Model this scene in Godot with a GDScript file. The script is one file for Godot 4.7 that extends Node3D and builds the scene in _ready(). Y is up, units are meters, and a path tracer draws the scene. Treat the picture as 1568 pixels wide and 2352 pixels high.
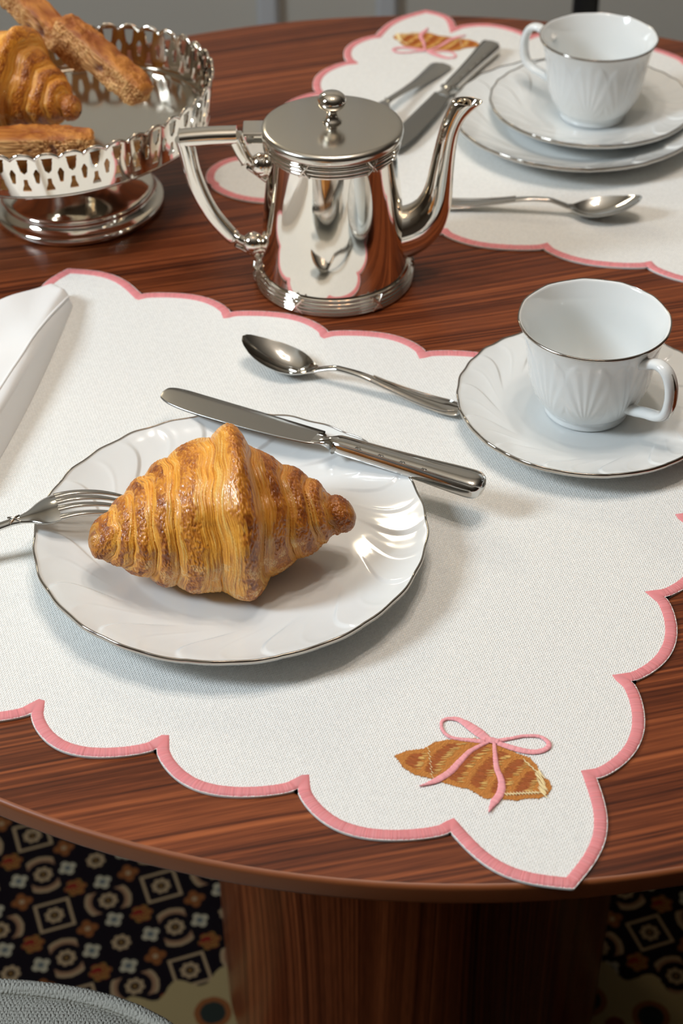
extends Node3D

const T := 0.75            # height of the table top
var used := {}
var M := {}

# ------------------------------------------------------------------ mesh builder
class MB:
	var v := PackedVector3Array()
	var n := PackedVector3Array()
	var uv := PackedVector2Array()
	var c := PackedColorArray()
	var idx := PackedInt32Array()

	# a sheet of nu rows of nv points; wrapped rows/columns share their seam
	func grid(p: PackedVector3Array, nu: int, nv: int, wu := false, wv := false, flip := false, uvs := PackedVector2Array(), cols := PackedColorArray()) -> void:
		var base := v.size()
		var nn := PackedVector3Array()
		nn.resize(p.size())
		var iu := nu if wu else nu - 1
		var iv := nv if wv else nv - 1
		var ids := PackedInt32Array()
		ids.resize(iu * iv * 6)
		var k := 0
		for i in iu:
			var i2 := (i + 1) % nu
			for j in iv:
				var j2 := (j + 1) % nv
				var a := i * nv + j
				var b := i2 * nv + j
				var d := i * nv + j2
				var e := i2 * nv + j2
				if flip:
					var t := b
					b = d
					d = t
				var n1 := (p[e] - p[a]).cross(p[b] - p[a])
				var n2 := (p[d] - p[a]).cross(p[e] - p[a])
				nn[a] += n1 + n2
				nn[b] += n1
				nn[e] += n1 + n2
				nn[d] += n2
				ids[k] = base + a
				ids[k + 1] = base + b
				ids[k + 2] = base + e
				ids[k + 3] = base + a
				ids[k + 4] = base + e
				ids[k + 5] = base + d
				k += 6
		for i in nn.size():
			nn[i] = nn[i].normalized() if nn[i].length_squared() > 1e-30 else Vector3.UP
		v.append_array(p)
		n.append_array(nn)
		idx.append_array(ids)
		if uvs.size() == p.size():
			uv.resize(base)
			uv.append_array(uvs)
		else:
			uv.resize(v.size())
		if cols.size() == p.size():
			c.append_array(cols)
		elif c.size() > 0:
			for i in p.size():
				c.append(Color.WHITE)

	func poly(p: PackedVector3Array, tris: PackedInt32Array, normal: Vector3, uvs := PackedVector2Array()) -> void:
		var base := v.size()
		v.append_array(p)
		for i in p.size():
			n.append(normal)
		uv.resize(base)
		if uvs.size() == p.size():
			uv.append_array(uvs)
		else:
			uv.resize(v.size())
		for k in range(0, tris.size(), 3):
			var a := tris[k]
			var b := tris[k + 1]
			var d := tris[k + 2]
			if (p[d] - p[a]).cross(p[b] - p[a]).dot(normal) < 0.0:
				var t := b
				b = d
				d = t
			idx.append_array([base + a, base + b, base + d])

	func lathe(prof: Array, seg := 72, sx := 1.0, sz := 1.0, turn := 0.0, at := Vector3.ZERO, uvk := 0.0) -> void:
		var p := PackedVector3Array()
		var uvs := PackedVector2Array()
		for q in prof:
			for j in seg:
				var a := TAU * j / seg
				p.append(at + Vector3(cos(a) * q.x * sx, q.y, sin(a) * q.x * sz).rotated(Vector3.UP, turn))
				if uvk > 0.0:
					uvs.append(Vector2(q.y * uvk, absf(float(j) / seg - 0.5) * uvk * 1.4))
		grid(p, prof.size(), seg, false, true, true, uvs)

	# a swept tube: section radii rx (sideways) and ry (along the frame's up); power > 2 squares the section
	func sweep(path: Array, rx: Callable, ry: Callable, up0: Vector3, seg := 20, power := 2.0, capped := true) -> void:
		var m := path.size()
		var p := PackedVector3Array()
		var up := up0
		for i in m:
			var t: Vector3 = (path[mini(i + 1, m - 1)] - path[maxi(i - 1, 0)]).normalized()
			up = (up - t * up.dot(t)).normalized()
			var side := t.cross(up)
			var f := float(i) / (m - 1)
			var a: float = rx.call(f)
			var b: float = ry.call(f)
			for j in seg:
				var th := TAU * j / seg
				var cs := cos(th)
				var sn := sin(th)
				var q := pow(pow(absf(cs), power) + pow(absf(sn), power), -1.0 / power)
				p.append(path[i] + side * (cs * q * a) + up * (sn * q * b))
		grid(p, m, seg, false, true)
		if capped:
			for e in [0, m - 1]:
				var ring := PackedVector3Array()
				for j in seg:
					ring.append(path[e])
				for j in seg:
					ring.append(p[e * seg + j])
				grid(ring, 2, seg, false, true, e != 0)

	func box(c0: Vector3, s: Vector3, bev := 0.0, turn := Basis.IDENTITY) -> void:
		# a box with chamfered edges, flat faces
		var h := s * 0.5
		var b := minf(bev, minf(h.x, minf(h.y, h.z)) * 0.9)
		var axes := [Vector3.RIGHT, Vector3.UP, Vector3.BACK]
		for ax in 3:
			for sg in [-1.0, 1.0]:
				var nrm: Vector3 = axes[ax] * sg
				var u: Vector3 = axes[(ax + 1) % 3]
				var w: Vector3 = axes[(ax + 2) % 3]
				var q := PackedVector3Array()
				for cc in [[-1, -1], [1, -1], [1, 1], [-1, 1]]:
					q.append(c0 + turn * (nrm * h.dot(axes[ax]) + u * (h.dot(u) - b) * cc[0] + w * (h.dot(w) - b) * cc[1]))
				poly(q, PackedInt32Array([0, 1, 2, 0, 2, 3]), turn * nrm)
		if b <= 0.0:
			return
		for ax in 3:
			var u: Vector3 = axes[ax]
			var a1: Vector3 = axes[(ax + 1) % 3]
			var a2: Vector3 = axes[(ax + 2) % 3]
			for s1 in [-1.0, 1.0]:
				for s2 in [-1.0, 1.0]:
					var q := PackedVector3Array()
					for e in [-1.0, 1.0]:
						q.append(c0 + turn * (u * (h.dot(u) - b) * e + a1 * h.dot(a1) * s1 + a2 * (h.dot(a2) - b) * s2))
						q.append(c0 + turn * (u * (h.dot(u) - b) * e + a1 * (h.dot(a1) - b) * s1 + a2 * h.dot(a2) * s2))
					poly(q, PackedInt32Array([0, 1, 3, 0, 3, 2]), turn * (a1 * s1 + a2 * s2).normalized())
		for s1 in [-1.0, 1.0]:
			for s2 in [-1.0, 1.0]:
				for s3 in [-1.0, 1.0]:
					var q := PackedVector3Array([c0 + turn * Vector3(h.x * s1, (h.y - b) * s2, (h.z - b) * s3), c0 + turn * Vector3((h.x - b) * s1, h.y * s2, (h.z - b) * s3), c0 + turn * Vector3((h.x - b) * s1, (h.y - b) * s2, h.z * s3)])
					poly(q, PackedInt32Array([0, 1, 2]), turn * Vector3(s1, s2, s3).normalized())

	func mesh() -> ArrayMesh:
		var a := []
		a.resize(Mesh.ARRAY_MAX)
		a[Mesh.ARRAY_VERTEX] = v
		a[Mesh.ARRAY_NORMAL] = n
		uv.resize(v.size())
		a[Mesh.ARRAY_TEX_UV] = uv
		if c.size() == v.size() and c.size() > 0:
			a[Mesh.ARRAY_COLOR] = c
		a[Mesh.ARRAY_INDEX] = idx
		var m := ArrayMesh.new()
		m.add_surface_from_arrays(Mesh.PRIMITIVE_TRIANGLES, a)
		return m

# ------------------------------------------------------------------ scene helpers
func numbered(called: String) -> String:
	used[called] = used.get(called, -1) + 1
	return called if used[called] == 0 else "%s_%03d" % [called, used[called]]

func tag(o: Node3D, label: String, category: String, group := "") -> void:
	o.set_meta("label", label)
	o.set_meta("category", category)
	if group:
		o.set_meta("group", group)

func thing(called: String, label: String, category: String, at := Vector3.ZERO, turn := 0.0, group := "") -> Node3D:
	var o := Node3D.new()
	o.name = numbered(called)
	add_child(o)
	o.position = at
	o.rotation.y = turn
	tag(o, label, category, group)
	return o

func part(parent: Node, called: String, mb: MB, mat: Material, label := "") -> MeshInstance3D:
	var o := MeshInstance3D.new()
	o.name = called
	o.mesh = mb.mesh()
	o.material_override = mat
	parent.add_child(o, true)
	if label:
		o.set_meta("label", label)
	return o

func structure(called: String, mb: MB, mat: Material) -> MeshInstance3D:
	var o := part(self, called, mb, mat)
	o.set_meta("kind", "structure")
	return o

func copy(o: Node3D, called: String, label: String, at: Vector3, turn := 0.0) -> Node3D:
	var d: Node3D = o.duplicate()
	d.name = numbered(called)
	add_child(d)
	d.position = at
	d.rotation = Vector3(0, turn, 0)
	d.set_meta("label", label)
	return d

func lin(t: float, a: float, b: float) -> float:
	return clampf((t - a) / (b - a), 0.0, 1.0)

func sstep(a: float, b: float, t: float) -> float:
	var x := clampf((t - a) / (b - a), 0.0, 1.0)
	return x * x * (3.0 - 2.0 * x)

# smooth interpolation in rows of numbers keyed by their first entry
func rows_at(rows: Array, s: float) -> PackedFloat64Array:
	var k := 0
	while k < rows.size() - 2 and s > rows[k + 1][0]:
		k += 1
	var a: Array = rows[k]
	var b: Array = rows[k + 1]
	var p: Array = rows[maxi(k - 1, 0)]
	var q: Array = rows[mini(k + 2, rows.size() - 1)]
	var f := clampf((s - a[0]) / (b[0] - a[0]), 0.0, 1.0)
	var out := PackedFloat64Array()
	for i in range(1, a.size()):
		var da: float = (b[i] - p[i]) / maxf(b[0] - p[0], 1e-9) * (b[0] - a[0])
		var db: float = (q[i] - a[i]) / maxf(q[0] - a[0], 1e-9) * (b[0] - a[0])
		var sec: float = b[i] - a[i]
		if da * sec <= 0.0:
			da = 0.0
		if db * sec <= 0.0:
			db = 0.0
		var f2 := f * f
		var f3 := f2 * f
		out.append((2 * f3 - 3 * f2 + 1) * a[i] + (f3 - 2 * f2 + f) * da + (-2 * f3 + 3 * f2) * b[i] + (f3 - f2) * db)
	return out

func spline(pts: Array, step: int) -> Array:
	var out := []
	var m := pts.size()
	for i in m - 1:
		var p0: Variant = pts[maxi(i - 1, 0)]
		var p3: Variant = pts[mini(i + 2, m - 1)]
		for k in step:
			out.append(pts[i].cubic_interpolate(pts[i + 1], p0, p3, float(k) / step))
	out.append(pts[m - 1])
	return out

func noise(freq: float, sd: int, oct := 1) -> FastNoiseLite:
	var f := FastNoiseLite.new()
	f.noise_type = FastNoiseLite.TYPE_SIMPLEX_SMOOTH
	f.frequency = freq
	f.seed = sd
	f.fractal_type = FastNoiseLite.FRACTAL_FBM if oct > 1 else FastNoiseLite.FRACTAL_NONE
	f.fractal_octaves = oct
	return f

# ------------------------------------------------------------------ materials
func mat(col: Color, rough: float, metal := 0.0) -> StandardMaterial3D:
	var m := StandardMaterial3D.new()
	m.albedo_color = col
	m.roughness = rough
	m.metallic = metal
	return m

func tex(im: Image) -> ImageTexture:
	im.generate_mipmaps()
	return ImageTexture.create_from_image(im)

func wood_image() -> Image:
	var s := 2048
	var warp := noise(0.012, 11, 3)
	var wi := Image.create(96, 96, false, Image.FORMAT_RF)
	for y in 96:
		for x in 96:
			wi.set_pixel(x, y, Color(warp.get_noise_2d(x * 0.42, y * 1.25) * 112.0, 0, 0))
	wi.resize(s, s, Image.INTERPOLATE_CUBIC)
	var wf := wi.get_data().to_float32_array()
	var fine := noise(0.5, 5, 2)
	var fi := Image.create(72, s, false, Image.FORMAT_RF)
	for y in s:
		for x in 72:
			fi.set_pixel(x, y, Color(fine.get_noise_2d(x * 0.9, y * 0.9), 0, 0))
	fi.resize(s, s, Image.INTERPOLATE_BILINEAR)
	var ff := fi.get_data().to_float32_array()
	var n1 := noise(0.020, 3, 3)
	var n2 := noise(0.17, 4, 3)
	var ln := PackedFloat32Array()
	for i in s * 2:
		var a := n1.get_noise_1d(i) * 1.25
		var b := n2.get_noise_1d(i)
		ln.append(0.50 + a * 0.26 + b * 0.42 - 0.16 * sstep(-0.22, -0.40, b) + 0.10 * sstep(0.2, 0.45, b))
	var out := PackedByteArray()
	out.resize(s * s * 3)
	var k := 0
	for y in s:
		for x in s:
			var i := y * s + x
			var e := y + s * 0.5 + wf[i]
			var e0 := clampi(int(e), 0, s * 2 - 2)
			var g := lerpf(ln[e0], ln[e0 + 1], e - e0) + ff[i] * 0.25
			g = clampf(g, 0.0, 1.0)
			out[k] = int(60.0 + 112.0 * g)
			out[k + 1] = int(24.0 + 66.0 * g + 8.0 * g * g)
			out[k + 2] = int(10.0 + 38.0 * g + 8.0 * g * g)
			k += 3
	return Image.create_from_data(s, s, false, Image.FORMAT_RGB8, out)

func weave_images() -> Array:
	# 32 x 32 crossings of a plain canvas weave: relief and the slightly uneven tone of the yarns
	var s := 512
	var cells := 32
	var w := s / cells
	var rng := RandomNumberGenerator.new()
	rng.seed = 7
	var tone := []
	var lift := []
	for i in cells * cells:
		tone.append(rng.randf())
		lift.append(rng.randf())
	var h := PackedByteArray()
	h.resize(s * s)
	var a := PackedByteArray()
	a.resize(s * s * 3)
	for y in s:
		for x in s:
			var ci := x / w
			var cj := y / w
			var fx := (x % w + 0.5) / w * 2.0 - 1.0
			var fy := (y % w + 0.5) / w * 2.0 - 1.0
			var warp := (ci + cj) % 2 == 0
			var across := fx if warp else fy
			var along := fy if warp else fx
			var d := sqrt(maxf(0.0, 1.0 - pow(absf(across), 2.6) * 0.98)) * (1.0 - 0.42 * along * along)
			if not warp:
				d *= 0.62
			d *= 0.9 + 0.1 * lift[cj * cells + ci]
			h[y * s + x] = int(clampf(d, 0.0, 1.0) * 255.0)
			var tn: float = 0.965 + 0.035 * tone[cj * cells + ci]
			var k := (y * s + x) * 3
			a[k] = int(243.0 * tn)
			a[k + 1] = int(243.0 * tn)
			a[k + 2] = int(239.0 * tn)
	return [Image.create_from_data(s, s, false, Image.FORMAT_L8, h), Image.create_from_data(s, s, false, Image.FORMAT_RGB8, a)]

func rug_image() -> Image:
	# the woven pattern of the rug: a repeat of diamonds, rings, crescents and rosettes, and the pale medallion over it
	var t := 136
	var tile := Image.create(t, t, false, Image.FORMAT_RGB8)
	var ink := Color8(17, 13, 16)
	var pale := Color8(128, 108, 82)
	var white := Color8(136, 128, 108)
	var rust := Color8(98, 58, 30)
	var gold := Color8(104, 76, 36)
	var red := Color8(96, 26, 22)
	for y in t:
		for x in t:
			var u := float(x) / t
			var w := float(y) / t
			var col := ink
			var p := Vector2(u, w)
			var dc := p - Vector2(0.5, 0.5)
			var cheb := maxf(absf(dc.x), absf(dc.y))
			if cheb > 0.138 and cheb < 0.164:
				col = pale
			for ce in [Vector2(0.5, 0.5), Vector2(0, 0.5), Vector2(1, 0.5), Vector2(0.5, 0), Vector2(0.5, 1), Vector2(0, 0), Vector2(1, 0), Vector2(0, 1), Vector2(1, 1)]:
				var d: Vector2 = p - ce
				var r := d.length() * (1.0 + 0.1 * cos(d.angle() * 8.0))
				if r < 0.084 and r > 0.040:
					col = pale
				elif r < 0.02:
					col = gold
			for ce in [[0.0, 0.5, 1], [1.0, 0.5, 1], [0.5, 0.0, 0], [0.5, 1.0, 0]]:
				var d := p - Vector2(ce[0], ce[1])
				var al := d.x if ce[2] == 1 else d.y
				var ac := d.y if ce[2] == 1 else d.x
				var r := d.length()
				if r > 0.15 and r < 0.215 and absf(ac) < 0.13 and absf(al) > 0.08:
					col = pale if r > 0.185 else Color8(112, 84, 62)
			for ce in [[0.25, 0.25, 0], [0.75, 0.75, 0], [0.25, 0.75, 1], [0.75, 0.25, 1]]:
				var d := p - Vector2(ce[0], ce[1])
				var r := d.length()
				var an := d.angle()
				if ce[2] == 0:
					if r < 0.1 * (0.62 + 0.38 * absf(cos(an * 2.0))):
						col = rust if r > 0.025 else pale
				elif r < 0.105 * (0.72 + 0.28 * absf(cos(an * 3.0))):
					col = gold if fmod(r * 40.0 + an, 1.6) > 0.5 else red
			for ce in [Vector2(0.27, 0.0), Vector2(0.73, 0.0), Vector2(0.27, 1.0), Vector2(0.73, 1.0), Vector2(0.0, 0.27), Vector2(1.0, 0.27), Vector2(0.0, 0.73), Vector2(1.0, 0.73)]:
				var d: Vector2 = p - ce
				var r := d.length()
				if r < 0.088 * (0.6 + 0.4 * absf(cos(d.angle() * 2.0 + 0.6))):
					col = white if r > 0.03 else Color8(76, 80, 78)
			tile.set_pixel(x, y, col)
	var s := 2040
	var im := Image.create(s, s, false, Image.FORMAT_RGB8)
	for j in 15:
		for i in 15:
			im.blit_rect(tile, Rect2i(0, 0, t, t), Vector2i(i * t, j * t))
	# the pale lobed border of the great medallion
	var mc := Vector2(757, 1689)
	var cream := Color8(128, 112, 78)
	for y in range(870, s):
		for x in range(0, 1580):
			var d := Vector2(x, y) - mc
			var r2 := d.length_squared()
			if r2 > 650000.0 or r2 < 390000.0:
				continue
			var r := sqrt(r2)
			var an := d.angle()
			if r < 788.0 + 9.0 * cos(an * 86.0) and r > 640.0:
				var col := cream
				var f := fposmod(an * 62.0 / TAU, 1.0) - 0.5
				var q := Vector2(f * r * TAU / 62.0, r - 738.0)
				if q.length() < 15.0:
					col = Color8(34, 38, 34)
				elif q.length() < 22.0:
					col = Color8(104, 62, 34)
				var q2 := Vector2((absf(f) - 0.5) * r * TAU / 62.0, r - 712.0)
				if q2.length() < 12.0:
					col = Color8(90, 38, 26)
				if r < 676.0:
					col = Color8(74, 26, 22)
				im.set_pixel(x, y, col)
	return im

func knit_image() -> Image:
	var s := 256
	var cells := 16
	var w := s / cells
	var n := noise(0.09, 21, 2)
	var h := PackedByteArray()
	h.resize(s * s)
	for y in s:
		for x in s:
			var row := y / w
			var off := (row % 2) * (w / 2)
			var fx := fposmod(x + off, w) / float(w) * 2.0 - 1.0
			var fy := (y % w) / float(w) * 2.0 - 1.0
			var d := (1.0 - fx * fx) * (1.0 - fy * fy * 0.8)
			h[y * s + x] = int(clampf(d * 0.62 + 0.16 + n.get_noise_2d(x, y) * 0.42, 0, 1) * 255.0)
	return Image.create_from_data(s, s, false, Image.FORMAT_L8, h)

func grain_relief(freq: float, sd: int) -> NoiseTexture2D:
	var t := NoiseTexture2D.new()
	t.width = 256
	t.height = 256
	t.seamless = true
	t.noise = noise(freq, sd, 3)
	return t

func make_materials() -> void:
	M.silver = mat(Color(0.93, 0.905, 0.865), 0.055, 1.0)
	M.satin_silver = mat(Color(0.86, 0.84, 0.80), 0.20, 1.0)
	M.tray = mat(Color(0.88, 0.86, 0.82), 0.11, 1.0)
	M.steel = mat(Color(0.80, 0.795, 0.78), 0.09, 1.0)
	M.blade = mat(Color(0.66, 0.655, 0.64), 0.26, 1.0)
	M.rim = mat(Color(0.72, 0.70, 0.67), 0.12, 1.0)
	M.porcelain = mat(Color(0.893, 0.903, 0.898), 0.10)
	M.porcelain.clearcoat_enabled = true
	M.porcelain.clearcoat = 0.5
	M.porcelain.clearcoat_roughness = 0.05
	var wv := weave_images()
	M.canvas = mat(Color.WHITE, 0.9)
	M.canvas.albedo_texture = tex(wv[1])
	M.canvas.heightmap_enabled = true
	M.canvas.heightmap_texture = tex(wv[0])
	M.canvas.heightmap_scale = 0.055
	M.canvas.metallic_specular = 0.25
	M.napkin = mat(Color(0.91, 0.91, 0.905), 0.9)
	M.napkin.heightmap_enabled = true
	M.napkin.heightmap_texture = M.canvas.heightmap_texture
	M.napkin.heightmap_scale = 0.006
	M.napkin.uv1_triplanar = true
	M.napkin.uv1_scale = Vector3(55, 55, 55)
	M.napkin.metallic_specular = 0.2
	M.thread = mat(Color.WHITE, 0.55)
	M.thread.vertex_color_use_as_albedo = true
	M.thread.metallic_specular = 0.4
	M.wood = mat(Color8(236, 230, 226), 0.30)
	M.wood.metallic_specular = 0.38
	M.wood.albedo_texture = tex(wood_image())
	M.edge = mat(Color8(134, 74, 38), 0.42)
	M.taupe = mat(Color8(104, 94, 84), 0.85)
	M.crust = mat(Color.WHITE, 0.46)
	M.crust.vertex_color_use_as_albedo = true
	M.crust.clearcoat_enabled = true
	M.crust.clearcoat = 0.4
	M.crust.clearcoat_roughness = 0.13
	M.biscuit = mat(Color.WHITE, 0.6)
	M.biscuit.vertex_color_use_as_albedo = true
	M.rug = mat(Color.WHITE, 0.95)
	M.rug.albedo_texture = tex(rug_image())
	M.rug.metallic_specular = 0.1
	M.upholstery = mat(Color8(184, 181, 170), 0.95)
	M.upholstery.heightmap_enabled = true
	M.upholstery.heightmap_texture = tex(knit_image())
	M.upholstery.heightmap_scale = 0.12
	M.upholstery.uv1_triplanar = true
	M.upholstery.uv1_scale = Vector3(23, 23, 23)
	M.upholstery.metallic_specular = 0.2
	M.black_metal = mat(Color8(14, 14, 15), 0.45)
	M.wall = mat(Color8(186, 182, 172), 0.85)
	M.trim = mat(Color8(186, 188, 190), 0.5)
	M.ceiling = mat(Color8(200, 196, 187), 0.9)
	M.floor = mat(Color8(64, 44, 33), 0.5)
	M.brass = mat(Color8(182, 150, 92), 0.25, 1.0)
	M.bulb = mat(Color(1, 0.9, 0.75), 0.3)
	M.bulb.emission_enabled = true
	M.bulb.emission = Color(1.0, 0.66, 0.30)
	M.bulb.emission_energy_multiplier = 14.0
	M.pane = mat(Color(1, 1, 1), 0.5)
	M.pane.emission_enabled = true
	M.pane.emission = Color(1.0, 0.94, 0.82)
	M.pane.emission_energy_multiplier = 4.0
	M.softbox = mat(Color(1, 1, 1), 0.6)
	M.softbox.emission_enabled = true
	M.softbox.emission = Color(0.92, 0.97, 1.0)
	M.softbox.emission_energy_multiplier = 6.0

# ------------------------------------------------------------------ tableware
func plate_parts(root: Node3D, radius: float, rim_h: float, well: float, petals: int, sd: float) -> void:
	var seg := 900
	var nr := 110
	var y0 := 0.0042
	var p := PackedVector3Array()
	var rim := PackedVector3Array()
	var rimn := PackedVector3Array()
	var kk := 480.0 * pow(0.11 / radius, 2.0)
	for i in nr + 1:
		var r := radius * i / nr
		var t := clampf((r - well) / (radius - well), 0.0, 1.0)
		var yb := y0 + (rim_h - y0) * pow(t, 1.28)
		var w := sstep(0.64, 0.80, r / radius) * (1.0 - 0.75 * sstep(0.93, 1.0, r / radius))
		for j in seg:
			var th := TAU * j / seg
			var u := fposmod((th + sd + kk * pow(r - 0.90 * radius, 2.0)) * petals / TAU, 1.0)
			var saw := u / 0.935 if u < 0.935 else (1.0 - u) / 0.065
			saw = sstep(0.0, 1.0, saw) * 0.45 + saw * 0.55
			var mid := exp(-pow((u - 0.47) / 0.045, 2.0))
			var flute := cos(u * TAU * 5.0) * 0.5
			var h := 0.00125 * (saw - 0.5) + 0.00022 * mid + 0.00003 * flute
			var e := sstep(0.80, 1.0, r / radius)
			var uu := fposmod((th + sd + kk * pow(0.115 * radius, 2.0)) * petals / TAU, 1.0)
			var wave := (0.5 - uu) * 0.6 * sin(PI * uu) * 2.0 - 0.35 * cos(TAU * uu * 2.0)
			var rr := r * (1.0 + 0.0085 * wave * e)
			p.append(Vector3(cos(th) * rr, yb + h * w * (radius / 0.11) + 0.0006 * wave * e, sin(th) * rr))
	var last := nr * seg
	for j in seg:
		var q := p[last + j]
		var o := Vector3(q.x, 0, q.z).normalized()
		rim.append(q)
		rimn.append(o)
	# underside
	for row in [[0.0003, -0.0010, 1.0], [0.0003, -0.0024, 1.0], [-0.0014, -0.0034, 1.0], [0.0, 0.0, 0.90], [0.0, 0.0, 0.8], [0.0, 0.0, 0.66], [0.0, 0.0, 0.62]]:
		for j in seg:
			var q := rim[j]
			if row[2] == 1.0:
				p.append(q + rimn[j] * row[0] + Vector3(0, row[1], 0))
			else:
				var r: float = radius * row[2]
				var t := clampf((r - well) / (radius - well), 0.0, 1.0)
				var y := maxf(y0 + (rim_h - y0) * pow(t, 1.28) - 0.0042, 0.0)
				p.append(Vector3(rimn[j].x * r, y, rimn[j].z * r))
	for j in seg:
		p.append(Vector3(0, 0.001, 0))
	var mb := MB.new()
	mb.grid(p, nr + 9, seg, false, true, true)
	# turn the sheet so that its top faces up
	part(root, "body", mb, M.porcelain)
	var band := PackedVector3Array()
	var ring := [[-0.0007, 0.00025], [-0.0001, 0.00048], [0.00042, 0.0002], [0.00065, -0.0008], [0.00055, -0.0017], [0.0002, -0.0022], [-0.0006, -0.0022]]
	for j in seg:
		for q in ring:
			band.append(rim[j] + rimn[j] * q[0] + Vector3(0, q[1], 0))
	var rb := MB.new()
	rb.grid(band, seg, ring.size(), true, true)
	part(root, "silver_rim", rb, M.rim, "thin silver line along the wavy rim")

func cup_parts(root: Node3D, handle_turn: float) -> void:
	var seg := 360
	var outer := [[0.0, 0.0245], [0.0012, 0.0262], [0.0035, 0.0258], [0.0055, 0.0262], [0.010, 0.0298], [0.018, 0.0338], [0.028, 0.0366], [0.040, 0.0383], [0.050, 0.0396], [0.058, 0.0413], [0.064, 0.0435], [0.068, 0.0453], [0.0698, 0.0459]]
	var p := PackedVector3Array()
	var lip := PackedVector3Array()
	var n := 90
	for j in seg:
		p.append(Vector3(0, 0.0015, 0))
	for i in n + 1:
		var y := 0.0698 * i / n
		var r: float = rows_at(outer, y)[0]
		for j in seg:
			var th := TAU * j / seg
			var u := fposmod(th * 9.0 / TAU, 1.0) - 0.5
			# fans of leaves: ribs spreading from a low point of each leaf, and the leaf's rounded outline
			var vv := (y - 0.016) / 0.046
			var fan := atan2(u * 1.7, maxf(vv + 0.18, 0.02))
			var inside := sstep(0.62, 0.50, absf(u) + 0.42 * pow(absf(vv - 0.45) * 1.5, 2.2))
			var ribs := 0.5 + 0.5 * cos(fan * 15.0)
			var fadey := sstep(0.010, 0.024, y) * sstep(0.0665, 0.057, y)
			var h := (0.00040 * inside + 0.00028 * ribs * inside) * fadey
			var lipw := sstep(0.050, 0.0698, y)
			var wave := cos(th * 12.0) * 0.5 + 0.3 * cos(th * 12.0 + 1.0 + sin(th * 12.0))
			var rr := r + h + 0.00022 * wave * lipw
			p.append(Vector3(cos(th) * rr, y + 0.0002 * wave * lipw, sin(th) * rr))
	for j in seg:
		lip.append(p[p.size() - seg + j])
	for row in [[-0.0005, 0.0006], [-0.0014, 0.0004], [-0.0021, -0.0008]]:
		for j in seg:
			var o := Vector3(lip[j].x, 0, lip[j].z).normalized()
			p.append(lip[j] + o * row[0] + Vector3(0, row[1], 0))
	for i in range(1, 25):
		var y := 0.0685 - (0.0685 - 0.0052) * i / 24.0
		var r: float = rows_at(outer, y + 0.0008)[0] - 0.0023
		r = r if y > 0.012 else r * sqrt(maxf(0.0, (y - 0.0050) / 0.0072))
		for j in seg:
			var th := TAU * j / seg
			p.append(Vector3(cos(th) * r, y, sin(th) * r))
	for j in seg:
		p.append(Vector3(0, 0.005, 0))
	var mb := MB.new()
	mb.grid(p, p.size() / seg, seg, false, true)
	part(root, "bowl", mb, M.porcelain)
	var hp := []
	for q in spline([Vector2(0.0385, 0.0505), Vector2(0.0455, 0.0535), Vector2(0.0545, 0.0575), Vector2(0.0625, 0.0555), Vector2(0.0672, 0.0470), Vector2(0.0680, 0.0360), Vector2(0.0655, 0.0265), Vector2(0.0590, 0.0210), Vector2(0.0490, 0.0180), Vector2(0.0400, 0.0150), Vector2(0.0310, 0.0130)], 6):
		hp.append(Vector3(0.0385 + (q.x - 0.0385) * 0.92, q.y + 0.0065, 0).rotated(Vector3.UP, handle_turn))
	var side := Vector3(0, 0, 1).rotated(Vector3.UP, handle_turn)
	var hb := MB.new()
	hb.sweep(hp, func(f): return 0.0030 + 0.0012 * pow(absf(f - 0.5) * 2.0, 4.0), func(f): return 0.0037 + 0.0010 * sin(f * PI), side, 22, 2.3)
	part(root, "handle", hb, M.porcelain)
	var sl := MB.new()
	var band := PackedVector3Array()
	for j in seg:
		var o := Vector3(lip[j].x, 0, lip[j].z).normalized()
		for q in [[-0.0006, 0.0009], [0.0001, 0.0007], [0.0003, -0.0001], [0.0001, -0.0008], [-0.0006, -0.0008]]:
			band.append(lip[j] + o * q[0] + Vector3(0, q[1], 0))
	sl.grid(band, seg, 5, true, true)
	part(root, "silver_lip", sl, M.rim, "thin silver line round the lip")
	var line := MB.new()
	var lp := []
	for i in range(19, 45):
		var o: Vector3 = hp[i]
		var t: Vector3 = (hp[i + 1] - hp[i - 1]).normalized()
		lp.append(o + t.cross(side) * -0.00315)
	if lp[4].length() < hp[23].length():
		for i in lp.size():
			lp[i] = hp[19 + i] * 2.0 - lp[i]
	line.sweep(lp, func(f): return 0.0005, func(f): return 0.0018 * sin(PI * clampf(f, 0.03, 0.97)), side, 10)
	part(root, "handle_stripe", line, M.rim, "silver stripe along the back of the handle")

# a strip of metal along +x: rows of [s, height, half width, rise of the edges, thickness, sideways]
func strip(mb: MB, rows: Array, count: int, across := 15) -> void:
	var p := PackedVector3Array()
	var s0: float = rows[0][0]
	var s1: float = rows[rows.size() - 1][0]
	var per := across * 2 - 2
	for i in count + 1:
		var f := float(i) / count
		f = 0.5 - 0.5 * cos(PI * f)
		var s := lerpf(s0, s1, f)
		var r := rows_at(rows, s)
		for j in per:
			var top := j < across
			var k := j if top else per - j
			var v := -cos(PI * k / (across - 1.0))
			var y := r[0] + r[2] * v * v
			var th := r[3] * (0.25 + 0.75 * sqrt(maxf(0.0, 1.0 - v * v)))
			p.append(Vector3(s, y + (th * 0.5 if top else -th * 0.5), r[4] + v * r[1]))
	mb.grid(p, count + 1, per, false, true)

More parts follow.
